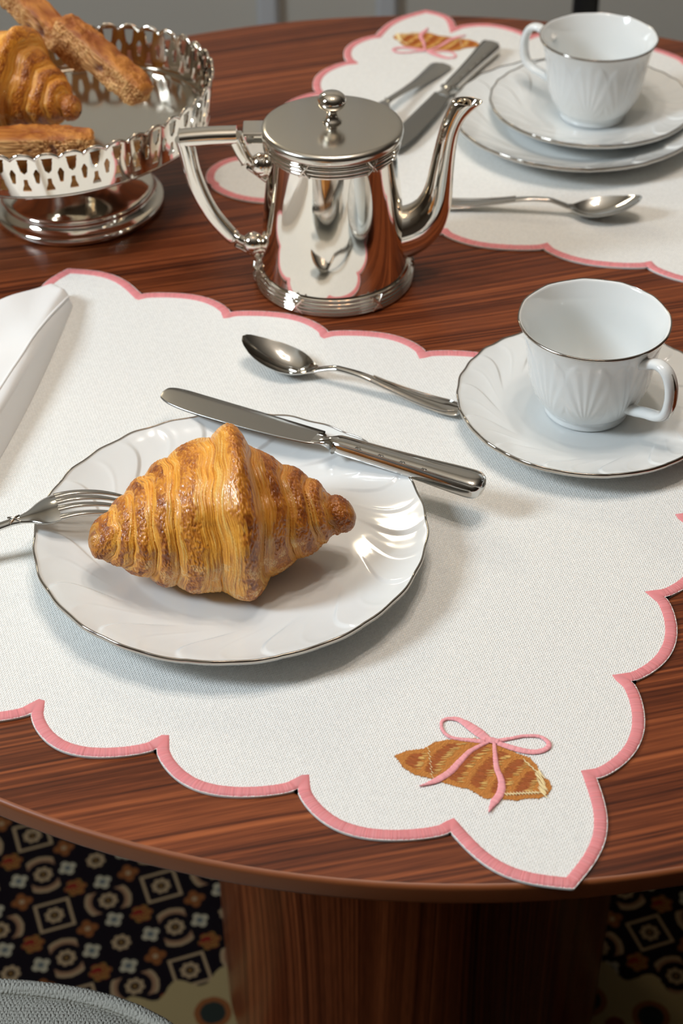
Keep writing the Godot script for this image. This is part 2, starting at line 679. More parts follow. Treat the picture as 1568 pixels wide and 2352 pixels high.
func spoon_parts(root: Node3D) -> void:
	var b := MB.new()
	strip(b, [[0.0, 0.0182, 0.0002, 0.0, 0.0006, 0], [0.0015, 0.0168, 0.0042, 0.0004, 0.001, 0], [0.006, 0.0130, 0.0082, 0.0018, 0.0011, 0], [0.013, 0.0083, 0.0117, 0.0038, 0.0012, 0], [0.022, 0.0038, 0.0142, 0.0062, 0.0012, 0], [0.031, 0.0012, 0.0146, 0.0070, 0.0013, 0], [0.039, 0.0008, 0.0128, 0.0062, 0.0014, 0], [0.045, 0.0022, 0.0092, 0.0042, 0.0017, 0], [0.049, 0.0044, 0.0058, 0.0018, 0.0022, 0], [0.053, 0.0065, 0.0036, 0.0002, 0.0026, 0]], 60, 21)
	part(root, "bowl", b, M.steel)
	var h := MB.new()
	strip(h, [[0.0525, 0.0063, 0.0037, 0.0, 0.0026, 0], [0.058, 0.0086, 0.0029, -0.0004, 0.0030, 0], [0.068, 0.0116, 0.0026, -0.0005, 0.0030, 0], [0.084, 0.0112, 0.0030, -0.0005, 0.0026, 0], [0.104, 0.0078, 0.0041, -0.0005, 0.0022, 0], [0.124, 0.0046, 0.0058, -0.0006, 0.0020, 0], [0.140, 0.0036, 0.0076, -0.0008, 0.0019, 0], [0.149, 0.0040, 0.0080, -0.0008, 0.0018, 0], [0.1535, 0.0044, 0.0058, -0.0006, 0.0016, 0], [0.155, 0.0045, 0.0004, 0.0, 0.0012, 0]], 70, 17)
	part(root, "handle", h, M.steel)
	var th := MB.new()
	for sg in [-1.0, 1.0]:
		var path := []
		for i in 22:
			var s := 0.092 + 0.058 * i / 21.0
			var w := 0.0028 + 0.0034 * sstep(0.09, 0.142, s) - 0.0024 * sstep(0.144, 0.1505, s)
			path.append(Vector3(s, rows_at([[0.09, 0.0114], [0.104, 0.0086], [0.124, 0.0054], [0.140, 0.0043], [0.151, 0.0047]], s)[0], sg * w))
		th.sweep(path, func(f): return 0.00045, func(f): return 0.00045, Vector3.UP, 8)
	part(root, "threaded_edge", th, M.steel)

func fork_parts(root: Node3D) -> void:
	# lies back up: handle end at x = 0, tines towards +x
	var h := MB.new()
	strip(h, [[0.0, 0.0040, 0.0004, 0.0, 0.0012, 0], [0.0015, 0.0041, 0.0058, -0.0006, 0.0018, 0], [0.006, 0.0042, 0.0080, -0.0008, 0.0022, 0], [0.020, 0.0052, 0.0072, -0.0008, 0.0024, 0], [0.040, 0.0090, 0.0052, -0.0007, 0.0026, 0], [0.062, 0.0145, 0.0037, -0.0006, 0.0030, 0], [0.084, 0.0205, 0.0028, -0.0005, 0.0032, 0], [0.098, 0.0234, 0.0028, -0.0004, 0.0032, 0], [0.104, 0.0240, 0.0032, -0.0004, 0.0030, 0]], 70, 17)
	part(root, "handle", h, M.steel)
	var head := MB.new()
	strip(head, [[0.1035, 0.0240, 0.0032, -0.0003, 0.0030, 0], [0.109, 0.0252, 0.0056, -0.0008, 0.0026, 0], [0.115, 0.0268, 0.0098, -0.0014, 0.0022, 0], [0.120, 0.0281, 0.0118, -0.0018, 0.0020, 0], [0.1255, 0.0290, 0.0122, -0.0018, 0.0020, 0]], 40, 21)
	part(root, "head", head, M.steel)
	var cross := MB.new()
	for sg in [-1.0, 1.0]:
		var path := []
		for i in 9:
			var f := i / 8.0 * 2.0 - 1.0
			path.append(Vector3(0.1005 + f * 0.0032 * sg, 0.0257 - 0.0011 * f * f, f * 0.0030))
		cross.sweep(path, func(f): return 0.0006, func(f): return 0.0006, Vector3.UP, 8)
	part(root, "crossed_ribbon", cross, M.steel)
	for k in 4:
		var z := (k - 1.5) * 0.0066
		var t := MB.new()
		var dy := -0.0018 * pow(z / 0.0122, 2.0)
		strip(t, [[0.125, 0.0290 + dy, 0.0024, -0.0001, 0.0021, z], [0.132, 0.0292 + dy, 0.0022, -0.0001, 0.0021, z], [0.140, 0.0284 + dy * 0.9, 0.0020, -0.0001, 0.0020, z * 0.99], [0.150, 0.0258 + dy * 0.8, 0.0018, 0, 0.0018, z * 0.98], [0.160, 0.0214 + dy * 0.6, 0.0015, 0, 0.0016, z * 0.97], [0.168, 0.0165 + dy * 0.4, 0.0009, 0, 0.0012, z * 0.96], [0.170, 0.0150, 0.0003, 0, 0.0008, z * 0.96]], 40, 9)
		part(root, "tine", t, M.steel)

func knife_parts(root: Node3D) -> void:
	# blade tip at x = 0; the broad side of the blade lies flat, cutting edge towards +z
	var b := MB.new()
	var p := PackedVector3Array()
	var n := 60
	for i in n + 1:
		var f := float(i) / n
		var s := 0.109 * (1.0 - cos(f * PI * 0.5)) if f < 1.0 else 0.109
		var back: float = rows_at([[0.0, 0.0000], [0.0008, -0.0040], [0.003, -0.0062], [0.008, -0.0076], [0.016, -0.0082], [0.060, -0.0082], [0.109, -0.0080]], s)[0]
		var edge: float = rows_at([[0.0, 0.0006], [0.0008, 0.0040], [0.003, 0.0062], [0.010, 0.0092], [0.025, 0.0112], [0.050, 0.0114], [0.080, 0.0100], [0.100, 0.0078], [0.106, 0.0066], [0.109, 0.0046]], s)[0]
		for q in [[0.0, 0.0008], [0.25, 0.00085], [0.9, 0.0003], [1.0, 0.0], [0.9, -0.0003], [0.25, -0.00085], [0.0, -0.0008]]:
			p.append(Vector3(s, q[1], lerpf(back, edge, q[0])))
	b.grid(p, n + 1, 7, false, true)
	part(root, "blade", b, M.blade, "flat brushed steel blade with a round tip")
	var bo := MB.new()
	bo.sweep([Vector3(0.106, 0, -0.0012), Vector3(0.110, 0, -0.0010), Vector3(0.1125, 0, -0.0006), Vector3(0.115, 0, -0.0003), Vector3(0.1165, 0, 0), Vector3(0.118, 0, 0), Vector3(0.1195, 0, 0), Vector3(0.121, 0, 0)], func(f): return 0.0066 - 0.0024 * sin(f * PI * 1.1) + 0.0012 * sstep(0.75, 0.9, f), func(f): return 0.0010 + 0.0034 * sstep(0.0, 0.7, f), Vector3.UP, 24)
	part(root, "bolster", bo, M.steel)
	var h := MB.new()
	var path := []
	for i in 61:
		var f := i / 60.0
		path.append(Vector3(0.1195 + 0.096 * (0.5 - 0.5 * cos(f * PI)), 0.0, 0.0))
	var wf := func(f): return rows_at([[0.0, 0.0050], [0.05, 0.0056], [0.3, 0.0062], [0.6, 0.0074], [0.85, 0.0090], [0.95, 0.0088], [0.985, 0.0064], [1.0, 0.0020]], 0.5 - 0.5 * cos(f * PI))[0]
	var hf := func(f): return rows_at([[0.0, 0.0042], [0.05, 0.0048], [0.3, 0.0050], [0.6, 0.0056], [0.85, 0.0062], [0.95, 0.0060], [0.985, 0.0044], [1.0, 0.0012]], 0.5 - 0.5 * cos(f * PI))[0]
	h.sweep(path, wf, hf, Vector3.UP, 36, 2.5)
	part(root, "handle", h, M.steel)
	var th := MB.new()
	for sg in [-1.0, 1.0]:
		var q := []
		for i in 40:
			var f := 0.06 + 0.92 * i / 39.0
			var u := 0.5 - 0.5 * cos(f * PI)
			q.append(Vector3(0.1195 + 0.096 * u, hf.call(f) * 0.86, sg * wf.call(f) * 0.74))
		th.sweep(q, func(f): return 0.0005, func(f): return 0.0005, Vector3.UP, 8)
	for x in [0.137, 0.152, 0.166, 0.180]:
		for sg in [-1.0, 1.0]:
			var q := []
			for i in 5:
				q.append(Vector3(x + (i - 2) * 0.0006 * sg, 0.0052 + 0.0002 * i, 0.0044 + (i - 2) * 0.0005 + (x - 0.137) * 0.03))
			th.sweep(q, func(f): return 0.0004, func(f): return 0.0004, Vector3.UP, 6)
	part(root, "threaded_edge", th, M.steel)

# ------------------------------------------------------------------ pastry
func croissant_mesh(sd: int) -> MB:
	var nu := 720
	var nv := 420
	var length := 0.147
	var prof := [[0.0, 0.04], [0.012, 0.15], [0.03, 0.205], [0.075, 0.285], [0.097, 0.34], [0.155, 0.475], [0.238, 0.635], [0.32, 0.765], [0.40, 0.86], [0.47, 0.915], [0.52, 0.955], [0.555, 0.97], [0.59, 0.93], [0.64, 0.80], [0.72, 0.62], [0.82, 0.455], [0.875, 0.350], [0.905, 0.235], [0.935, 0.225], [0.97, 0.175], [0.99, 0.11], [1.0, 0.03]]
	# wraps of dough: where each begins and ends, where its crest stands, how far it stands out
	var cuts := [0.0, 0.085, 0.150, 0.232, 0.318, 0.475, 0.640, 0.748, 0.838, 0.905, 1.0]
	var crest := [0.42, 0.36, 0.32, 0.38, 0.36, 0.70, 0.64, 0.66, 0.66, 0.6]
	var wide := [0.60, 0.50, 0.56, 0.46, 0.36, 0.44, 0.50, 0.54, 0.52, 0.7]
	var high := [0.13, 0.10, 0.085, 0.075, 0.060, 0.105, 0.075, 0.095, 0.12, 0.12]
	var big := noise(1.0, sd, 2)
	var blister := noise(1.0, sd + 1, 2)
	var lines := noise(1.0, sd + 2, 2)
	var grainy := noise(1.0, sd + 3, 2)
	var patch := noise(1.0, sd + 4, 3)
	var p := PackedVector3Array()
	var cols := PackedColorArray()
	p.resize((nu + 1) * nv)
	cols.resize((nu + 1) * nv)
	var dark := Color(0.11, 0.022, 0.004)
	var brown := Color(0.33, 0.082, 0.007)
	var amber := Color(0.62, 0.225, 0.018)
	var gold := Color(0.84, 0.370, 0.040)
	var pale := Color(0.90, 0.590, 0.165)
	for i in nu + 1:
		var t := float(i) / nu
		var rb: float = rows_at(prof, t)[0]
		var sag := -0.10 * pow(absf(t - 0.52) * 2.0, 2.0)
		for j in nv:
			var th := TAU * j / nv     # 0 = top, quarter = towards the viewer, half = below
			var cs := cos(th)
			var sn := sin(th)
			var fr := 0.5 - 0.5 * cos(th - 0.5)
			var warp := big.get_noise_3d(t * 3.4, cs * 1.1, sn * 1.1) * 0.026
			var q := clampf(0.515 + (t - 0.515) * (1.07 - 0.22 * fr) + warp * (1.0 - absf(t - 0.5)), 0.0, 0.9999)
			var k := 0
			while k < 9 and q > cuts[k + 1]:
				k += 1
			var f: float = (q - cuts[k]) / (cuts[k + 1] - cuts[k])
			var cr: float = clampf(crest[k] + 0.08 * big.get_noise_3d(k * 7.1, cs * 1.3 + 4.0, sn * 1.3), 0.15, 0.85)
			var tip_side := f < cr if k < 5 else f > cr
			var x := (f / cr) if f < cr else (1.0 - f) / (1.0 - cr)
			# towards its tip a wrap ends in a steep edge, towards the middle it runs out under the next one
			var bump := pow(clampf(x, 0.0, 1.0), 0.42) if tip_side else 0.34 + 0.66 * sin(PI * 0.5 * clampf(x, 0.0, 1.0))
			if k == 5:
				bump = 0.30 + 0.70 * sin(PI * 0.5 * pow(clampf(x, 0.0, 1.0), 0.8))
			var bl := blister.get_noise_3d(t * 70.0, cs * 19.0 * rb, sn * 19.0 * rb)
			var ln := lines.get_noise_3d(q * 260.0, cs * 2.3 + k * 3.7, sn * 2.3)
			var ln2 := lines.get_noise_3d(q * 92.0, cs * 1.5 + k * 9.1, sn * 1.5)
			var gn := grainy.get_noise_3d(t * 170.0, cs * 46.0 * rb, sn * 46.0 * rb)
			var pt := patch.get_noise_3d(t * 13.0, cs * 3.2 * rb + 7.0, sn * 3.2 * rb)
			var wd: float = wide[k]
			var glaze := sstep(1.0 - wd - 0.04, 1.0 - wd + 0.10, x + pt * 0.42 + ln2 * 0.14 + (0.10 if tip_side and k != 5 else 0.0))
			var r: float = rb * (1.0 + high[k] * (bump - 0.5) * 1.55)
			r += (bl * 0.012 * glaze + (ln * 0.0032 + ln2 * 0.0070) * (1.0 - glaze) + gn * 0.0035) * sstep(0.02, 0.2, rb)
			r += big.get_noise_3d(t * 6.0 + 20.0, cs, sn) * 0.055 * rb
			r += patch.get_noise_3d(t * 5.0 + 50.0, cs * 1.6, sn * 1.6) * 0.022 * rb
			var y := cs * r * 0.0450
			var z := sn * r * 0.0490
			# a central ridge that stands up, and a flat underside
			if y > 0.0:
				y *= 1.0 + 0.10 * exp(-pow((t - 0.55) / 0.07, 2.0))
			y += sag * 0.030
			var fl := -0.0318
			if y < fl + 0.008:
				y = fl + 0.008 * exp((y - fl - 0.008) / 0.010)
			p[i * nv + j] = Vector3((t - 0.5) * length, y, z + 0.008 * pow(absf(t - 0.5) * 2.0, 2.0))
			# layered dough between the crests: thin pale and golden leaves; glazed crests: amber to dark brown
			var lay := clampf(0.42 + ln * 0.95 + gn * 0.35, 0.0, 1.0)
			var c1 := amber.lerp(gold, clampf(0.35 + lay * 0.9, 0.0, 1.0)).lerp(pale, clampf(ln2 * 1.2 + gn * 0.5 - 0.05, 0.0, 0.8))
			c1 = c1.lerp(brown, clampf(-ln * 1.3 - 0.22 - pt * 0.5, 0.0, 0.75))
			var c2 := brown.lerp(amber, clampf(0.50 + bl * 0.55 + gn * 0.2 + pt * 1.1, 0.0, 1.0))
			c2 = c2.lerp(gold, clampf(bl * 1.2 + pt * 0.8 - 0.25, 0.0, 0.5))
			c2 = c2.lerp(dark, clampf(-0.16 - pt * 1.3 + gn * 0.4 - bl * 0.30, 0.0, 0.6))
			var col := c1.lerp(c2, glaze)
			if t > 0.60:
				col = col.lerp(brown.lerp(dark, clampf(0.05 - pt + gn * 0.5, 0.0, 0.5)), 0.34)
			var ends := maxf(sstep(0.10, 0.0, t), sstep(0.87, 0.93, t)) * 0.55
			col = col.lerp(dark.lerp(brown, clampf(0.5 + gn + pt, 0.0, 1.0)), ends)
			# loose flakes that did not brown
			if pt > 0.16 and gn > -0.05 and th > 1.5 and th < 2.9 and t > 0.1 and t < 0.8:
				col = col.lerp(Color(0.80, 0.52, 0.22), 0.65)
			cols[i * nv + j] = col
	var mb := MB.new()
	mb.grid(p, nu + 1, nv, false, true, true, PackedVector2Array(), cols)
	return mb

func stick_mesh(length: float, w: float, h: float, sd: int) -> MB:
	# a bar of baked puff pastry: glazed top, rough sugared sides
	var nu := 260
	var nv := 150
	var n1 := noise(1.0, sd, 3)
	var n2 := noise(1.0, sd + 1, 2)
	var n3 := noise(1.0, sd + 2, 2)
	var p := PackedVector3Array()
	var cols := PackedColorArray()
	for i in nu + 1:
		var t := float(i) / nu
		var a := PI * t
		var x := -cos(a)
		x = signf(x) * pow(absf(x), 0.5)
		var e := pow(maxf(0.0, 1.0 - pow(absf(x), 7.0)), 1.0 / 4.0)
		for j in nv:
			var th := TAU * j / nv
			var cs := cos(th)
			var sn := sin(th)
			var q := pow(pow(absf(cs), 5.0) + pow(absf(sn), 5.0), -0.2)
			var pos := Vector3(x * length * 0.5, cs * q * h * 0.5 * e, sn * q * w * 0.5 * e)
			var nn := Vector3(x * (1.0 - e), cs, sn).normalized()
			var side := 1.0 - sstep(0.55, 0.8, cs * q * 0.9)
			var s := pos * 1000.0
			var a1 := n1.get_noise_3d(s.x * 0.06, s.y * 0.06, s.z * 0.06)
			var a2 := n2.get_noise_3d(s.x * 0.45, s.y * 0.45, s.z * 0.45)
			var ly := n3.get_noise_3d(s.x * 0.08, s.y * 1.1, s.z * 0.08)
			pos += nn * (a1 * 0.0022 + a2 * 0.0010 * (0.35 + side * 0.9) + ly * 0.0006 * side)
			p.append(pos)
			var top := Color(0.27, 0.070, 0.010).lerp(Color(0.52, 0.200, 0.034), clampf(0.45 + a1 * 1.1 + a2 * 0.4, 0.0, 1.0))
			var sd_col := Color(0.36, 0.125, 0.024).lerp(Color(0.70, 0.400, 0.150), clampf(0.45 + a2 * 0.9 + ly * 0.5 + a1 * 0.6, 0.0, 1.0))
			if a1 < -0.42 and side > 0.5:
				sd_col = Color(0.16, 0.05, 0.015)
			cols.append(top.lerp(sd_col, side))
	var mb := MB.new()
	mb.grid(p, nu + 1, nv, false, true, true, PackedVector2Array(), cols)
	return mb

# ------------------------------------------------------------------ placemats
func scallop(out: PackedVector2Array, a: Vector2, b: Vector2, outward: Vector2, depth: float, lean := 0.0) -> void:
	var n := int((b - a).length() / 0.0011)
	for i in n:
		var t := float(i) / n
		var tt := t + lean * sin(PI * t)
		out.append(a.lerp(b, t) + outward * depth * pow(sin(PI * tt), 0.72))

func corner(out: PackedVector2Array, a: Vector2, tip: Vector2, b: Vector2, bulge: float, power := 1.0) -> void:
	for e in [[a, tip], [tip, b]]:
		var d: Vector2 = e[1] - e[0]
		var o := Vector2(d.y, -d.x).normalized()
		if o.dot(tip - (a + b) * 0.5) < 0.0:
			o = -o
		var n := int(d.length() / 0.0011)
		for i in n:
			var t := float(i) / n
			out.append(e[0] + d * t + o * bulge * pow(sin(PI * t), power))

# a row of satin stitches laid across a path: one thread per step
func satin(mb: MB, left: PackedVector2Array, right: PackedVector2Array, y: float, dome: float, base: Color, closed: bool, rng: RandomNumberGenerator, ragged := 0.00022) -> void:
	var m := left.size()
	var p := PackedVector3Array()
	var cols := PackedColorArray()
	var k := 9
	for i in m:
		var hgt := rng.randf_range(-0.00012, 0.00012) + (0.00011 if i % 2 == 0 else -0.00011)
		var sh := rng.randf_range(0.90, 1.07)
		var lt := rng.randf_range(0.0, 0.05)
		var col := Color(base.r * sh + lt * 0.4, base.g * sh + lt, base.b * sh + lt)
		var l := left[i]
		var r := right[i]
		var d := (r - l)
		var len := maxf(d.length(), 1e-6)
		l -= d / len * rng.randf_range(0.0, ragged)
		r += d / len * rng.randf_range(0.0, ragged * 2.2)
		for j in k:
			var f := float(j) / (k - 1)
			var q := l.lerp(r, f)
			var hh := dome * pow(sin(PI * clampf(f, 0.0, 1.0)), 0.6)
			p.append(Vector3(q.x, y + hh + (hgt if j > 0 and j < k - 1 else -0.0002), q.y))
			cols.append(col)
	mb.grid(p, m, k, closed, false, false, PackedVector2Array(), cols)

func resample(o: PackedVector2Array, step: float, closed: bool) -> PackedVector2Array:
	var out := PackedVector2Array()
	var carry := 0.0
	var m := o.size()
	for i in (m if closed else m - 1):
		var a := o[i]
		var b := o[(i + 1) % m]
		var l := (b - a).length()
		var s := carry
		while s < l:
			out.append(a.lerp(b, s / l))
			s += step
		carry = s - l
	return out

func mat_parts(root: Node3D, outline: PackedVector2Array, inside: Vector2, turn: float, detail: float) -> void:
	# outline in the plane of the table, relative to the thing's base
	var rng := RandomNumberGenerator.new()
	rng.seed = 17
	var border := 0.0061
	var o := resample(outline, detail, true)
	var m := o.size()
	var inn := PackedVector2Array()
	var sgn := -1.0 if Geometry2D.is_polygon_clockwise(o) else 1.0
	for i in m:
		var d1 := (o[i] - o[(i + m - 2) % m]).normalized()
		var d2 := (o[(i + 2) % m] - o[i]).normalized()
		var n1 := Vector2(-d1.y, d1.x)
		var n2 := Vector2(-d2.y, d2.x)
		var nn := (n1 + n2).normalized()
		var k := minf(1.0 / maxf(nn.dot(n1), 0.3), 2.3)
		inn.append(o[i] + nn * sgn * border * k)
	# near a notch the offset folds over itself: keep each inner point at least a border's width from the outline
	var fixed := PackedVector2Array()
	for i in m:
		var q := inn[i]
		for w in range(-18, 19, 2):
			var a := o[(i + w + m) % m]
			var d := q - a
			if d.length() < border * 0.93:
				q = a + d.normalized() * border * 0.93
		fixed.append(q)
	var cloth := PackedVector2Array()
	var step := maxi(1, int(0.0012 / detail))
	for i in range(0, m, step):
		cloth.append(o[i] + (o[i] - fixed[i]).normalized() * 0.00045)
	var tris := Geometry2D.triangulate_polygon(cloth)
	var mb := MB.new()
	for lv in [[0.0014, Vector3.UP], [0.0002, Vector3.DOWN]]:
		var p := PackedVector3Array()
		var uvs := PackedVector2Array()
		for q in cloth:
			p.append(Vector3(q.x, lv[0], q.y))
			uvs.append(q.rotated(-turn) / Vector2(0.0346, 0.0416))
		mb.poly(p, tris, lv[1], uvs)
	var wall := PackedVector3Array()
	for q in cloth:
		wall.append(Vector3(q.x, 0.0014, q.y))
		wall.append(Vector3(q.x, 0.0002, q.y))
	mb.grid(wall, cloth.size(), 2, true, false)
	part(root, "canvas", mb, M.canvas, "white woven canvas")
	var st := MB.new()
	satin(st, fixed, o, 0.0015, 0.0007, Color(0.70, 0.225, 0.236), true, rng)
	part(root, "pink_border", st, M.thread, "salmon pink satin-stitched scalloped border")

func pts2(a: Array) -> Array:
	var out := []
	for i in range(0, a.size(), 2):
		out.append(Vector2(a[i], -a[i + 1]) * 0.001)
	return out

func embroidery(root: Node3D, at: Vector2, turn: float) -> void:
	var rng := RandomNumberGenerator.new()
	rng.seed = 5
	var outline := PackedVector2Array(pts2([-40.4, -8.1, -35.6, -2.8, -28.2, 1.5, -24.7, 7.5, -19.3, 11.4, -6.8, 17.3, 5.5, 16.9, 16.1, 14.7, 22.8, 14.1, 27.6, 10.6, 31.5, 4.6, 36.3, 2.7, 38.8, -1.5]))
	outline.append_array(PackedVector2Array(pts2([37.8, -6.3, 34.6, -10.0, 29.7, -11.5, 24.9, -15.1, 18.9, -16.3, 10.2, -19.2, 4.8, -17.3, 0.6, -15.9, -3.5, -16.7, -10.6, -16.4, -17.9, -15.8, -26.4, -16.4, -33.3, -14.1, -37.5, -10.1])))
	var tan_ := Color(0.56, 0.235, 0.050)
	var rust := Color(0.36, 0.088, 0.012)
	var gold := Color(0.70, 0.43, 0.13)
	var cream := Color(0.86, 0.70, 0.38)
	var mb := MB.new()
	var v := PackedVector3Array()
	var inner := Geometry2D.offset_polygon(outline, -0.0030)
	var core: PackedVector2Array = inner[0]
	# the backing layer of thread, then the stitches one by one
	var tris := Geometry2D.triangulate_polygon(outline)
	var bp := PackedVector3Array()
	for q in outline:
		bp.append(Vector3(q.x, 0.0017, q.y))
	mb.poly(bp, tris, Vector3.UP)
	for i in bp.size():
		mb.c.append(tan_)
	var bands := [-0.0265, -0.0165, -0.0035, 0.0075, 0.0185, 0.0290]
	var y := -0.021
	var row := 0
	while y < 0.021:
		var x := -0.042 + (row % 3) * 0.0005
		while x < 0.041:
			var q := Vector2(x + rng.randf_range(-0.0004, 0.0004), y + rng.randf_range(-0.0002, 0.0002))
			if Geometry2D.is_point_in_polygon(q, outline):
				var s := q.x + (q.y - 0.002) * 0.25 - 4.0 * pow(q.y, 2.0) * 3.0
				var near := 1.0
				for b in bands:
					if absf(s - b) < absf(near):
						near = s - b
				var kind := 0
				var inside := Geometry2D.is_point_in_polygon(q, core)
				if inside and near < -0.0008 and near > -0.0056:
					kind = 1
				elif inside and near >= -0.0008 and near < 0.0012 and rng.randf() < 0.33:
					kind = 2
				var dir := Vector2(0.42, 1.0).normalized()
				var len := 0.0021
				if kind == 1:
					dir = Vector2(1.0, -0.10)
					len = 0.0030
				elif kind == 2:
					dir = Vector2(1.0, -0.38).normalized()
					len = 0.0031
				elif row % 2 == 1:
					dir = Vector2(-0.42, 1.0).normalized()
				dir = dir.rotated(rng.randf_range(-0.12, 0.12))
				var col: Color = [tan_, rust, gold][kind] * rng.randf_range(0.80, 1.18)
				stitch(mb, q, dir, len, 0.00034, 0.0018 + 0.0002 * kind, col)
			x += 0.00105
		y += 0.00062
		row += 1
	# long pale stitches on the right end and the seams
	for k in 26:
		var f := k / 25.0
		var q := Vector2(lerpf(0.0305, 0.0365, f), lerpf(-0.0060, 0.0070, f)) + Vector2(rng.randf_range(-0.0012, 0.0012), 0)
		stitch(mb, q, Vector2(0.75, 0.62).rotated(rng.randf_range(-0.2, 0.2)), 0.0060, 0.00042, 0.0024, cream * rng.randf_range(0.85, 1.1))
	for k in 22:
		var f := k / 21.0
		var q := Vector2(lerpf(0.0190, 0.0335, f), lerpf(0.0135, 0.0068, f))
		stitch(mb, q, Vector2(0.8, 0.5 if k % 2 == 0 else -0.15), 0.0030, 0.00038, 0.0024, cream * rng.randf_range(0.8, 1.05))
	for k in 7:
		stitch(mb, Vector2(0.0215 + k * 0.0013, -0.0110 + k * 0.0009), Vector2(0.8, 0.75 if k % 2 == 0 else 0.25), 0.0036, 0.00038, 0.0024, cream * 0.9)
	for b in [[-0.0252, 1.0]]:
		for k in 12:
			var yy := lerpf(-0.002, 0.0155, k / 11.0)
			stitch(mb, Vector2(b[0] + yy * 0.45 + 0.0006 * (k % 2), yy), Vector2(0.75, 0.6), 0.0016, 0.00034, 0.0024, cream * 0.9)
	var o := part(root, "embroidered_croissant", mb, M.thread, "golden brown embroidered croissant")
	o.position = Vector3(at.x, 0, at.y)
	o.rotation.y = -turn
	# the pink bow of satin-stitched ribbons: [path, widths]
	var bow := MB.new()
	var pink := Color(0.83, 0.335, 0.36)
	var ribbons := [
		[[0.5, 18.6, -7.4, 22.4, -15.4, 26.0, -20.0, 26.6, -24.4, 24.6, -25.4, 20.9, -22.4, 15.9, -17.7, 13.6, -10.3, 14.6, -1.0, 16.9], [3.4, 5.4, 4.8, 3.0, 1.8, 1.5, 1.7, 1.9, 2.3, 2.8]],
		[[3.7, 19.0, 10.6, 23.4, 16.0, 27.2, 23.0, 29.6, 28.0, 28.0, 29.8, 24.7, 27.3, 20.5, 21.9, 17.8, 13.8, 17.3, 5.2, 17.9], [2.4, 1.8, 1.7, 1.7, 2.0, 2.6, 2.9, 3.3, 3.2, 2.8]],
		[[0.5, 16.6, -5.5, 8.2, -8.5, -0.7, -10.9, -9.1, -15.4, -16.8, -21.8, -23.5], [1.7, 2.4, 3.1, 3.6, 3.4, 0.3]],
		[[3.7, 17.2, 6.8, 9.0, 10.0, 1.2, 14.6, -6.1, 16.4, -13.6, 15.2, -21.3, 14.8, -28.1], [1.6, 2.1, 2.5, 3.0, 3.8, 3.8, 0.4]],
		[[-1.4, 17.6, 2.2, 18.6, 5.8, 18.6], [3.4, 3.8, 3.0]],
	]
	for e in ribbons.size():
		var rb: Array = ribbons[e]
		var pth := PackedVector2Array(spline(pts2(rb[0]), 24))
		var rs := resample(pth, 0.00042, false)
		var l := PackedVector2Array()
		var r := PackedVector2Array()
		var mm := rs.size()
		for i in mm:
			var d := (rs[mini(i + 1, mm - 1)] - rs[maxi(i - 1, 0)]).normalized()
			var nn := Vector2(-d.y, d.x)
			var f: float = float(i) / (mm - 1) * (rb[1].size() - 1)
			var kk := mini(int(f), rb[1].size() - 2)
			var w: float = lerpf(rb[1][kk], rb[1][kk + 1], f - kk) * 0.0005
			l.append(rs[i] + nn * w)
			r.append(rs[i] - nn * w)
		satin(bow, r, l, 0.0021 + 0.00012 * e, 0.00036, pink, false, rng, 0.00015)
	var bo := part(root, "embroidered_bow", bow, M.thread, "pink embroidered ribbon bow")
	bo.position = o.position
	bo.rotation.y = -turn

func stitch(mb: MB, q: Vector2, dir: Vector2, len: float, w: float, y: float, col: Color) -> void:
	# a short thread: a low ridge of two faces with tapered ends
	var d := dir.normalized()
	var nn := Vector2(-d.y, d.x) * w * 0.5
	var a := q - d * len * 0.5
	var b := q + d * len * 0.5
	var base := mb.v.size()
	var rise := w * 0.55
	var ctr := [a, q - d * len * 0.2, q + d * len * 0.2, b]
	var up := [0.0, 0.8, 1.0, 0.0]
	for i in 4:
		var c: Vector2 = ctr[i]
		var k := 0.45 if i == 0 or i == 3 else 1.0
		mb.v.append(Vector3(c.x - nn.x * k, y - 0.0002, c.y - nn.y * k))
		mb.v.append(Vector3(c.x, y + rise * up[i], c.y))
		mb.v.append(Vector3(c.x + nn.x * k, y - 0.0002, c.y + nn.y * k))
		mb.n.append(Vector3(-nn.x, w * 0.35, -nn.y).normalized())
		mb.n.append(Vector3.UP)
		mb.n.append(Vector3(nn.x, w * 0.35, nn.y).normalized())
		for e in 3:
			mb.c.append(col)
	for i in 3:
		for e in 2:
			var k := base + i * 3 + e
			var t := [k, k + 1, k + 3, k + 1, k + 4, k + 3]
			for s in [0, 3]:
				var A := mb.v[t[s]]
				var B := mb.v[t[s + 1]]
				var C := mb.v[t[s + 2]]
				if (C - A).cross(B - A).y < 0.0:
					mb.idx.append_array([t[s], t[s + 2], t[s + 1]])
				else:
					mb.idx.append_array([t[s], t[s + 1], t[s + 2]])
	mb.uv.resize(mb.v.size())

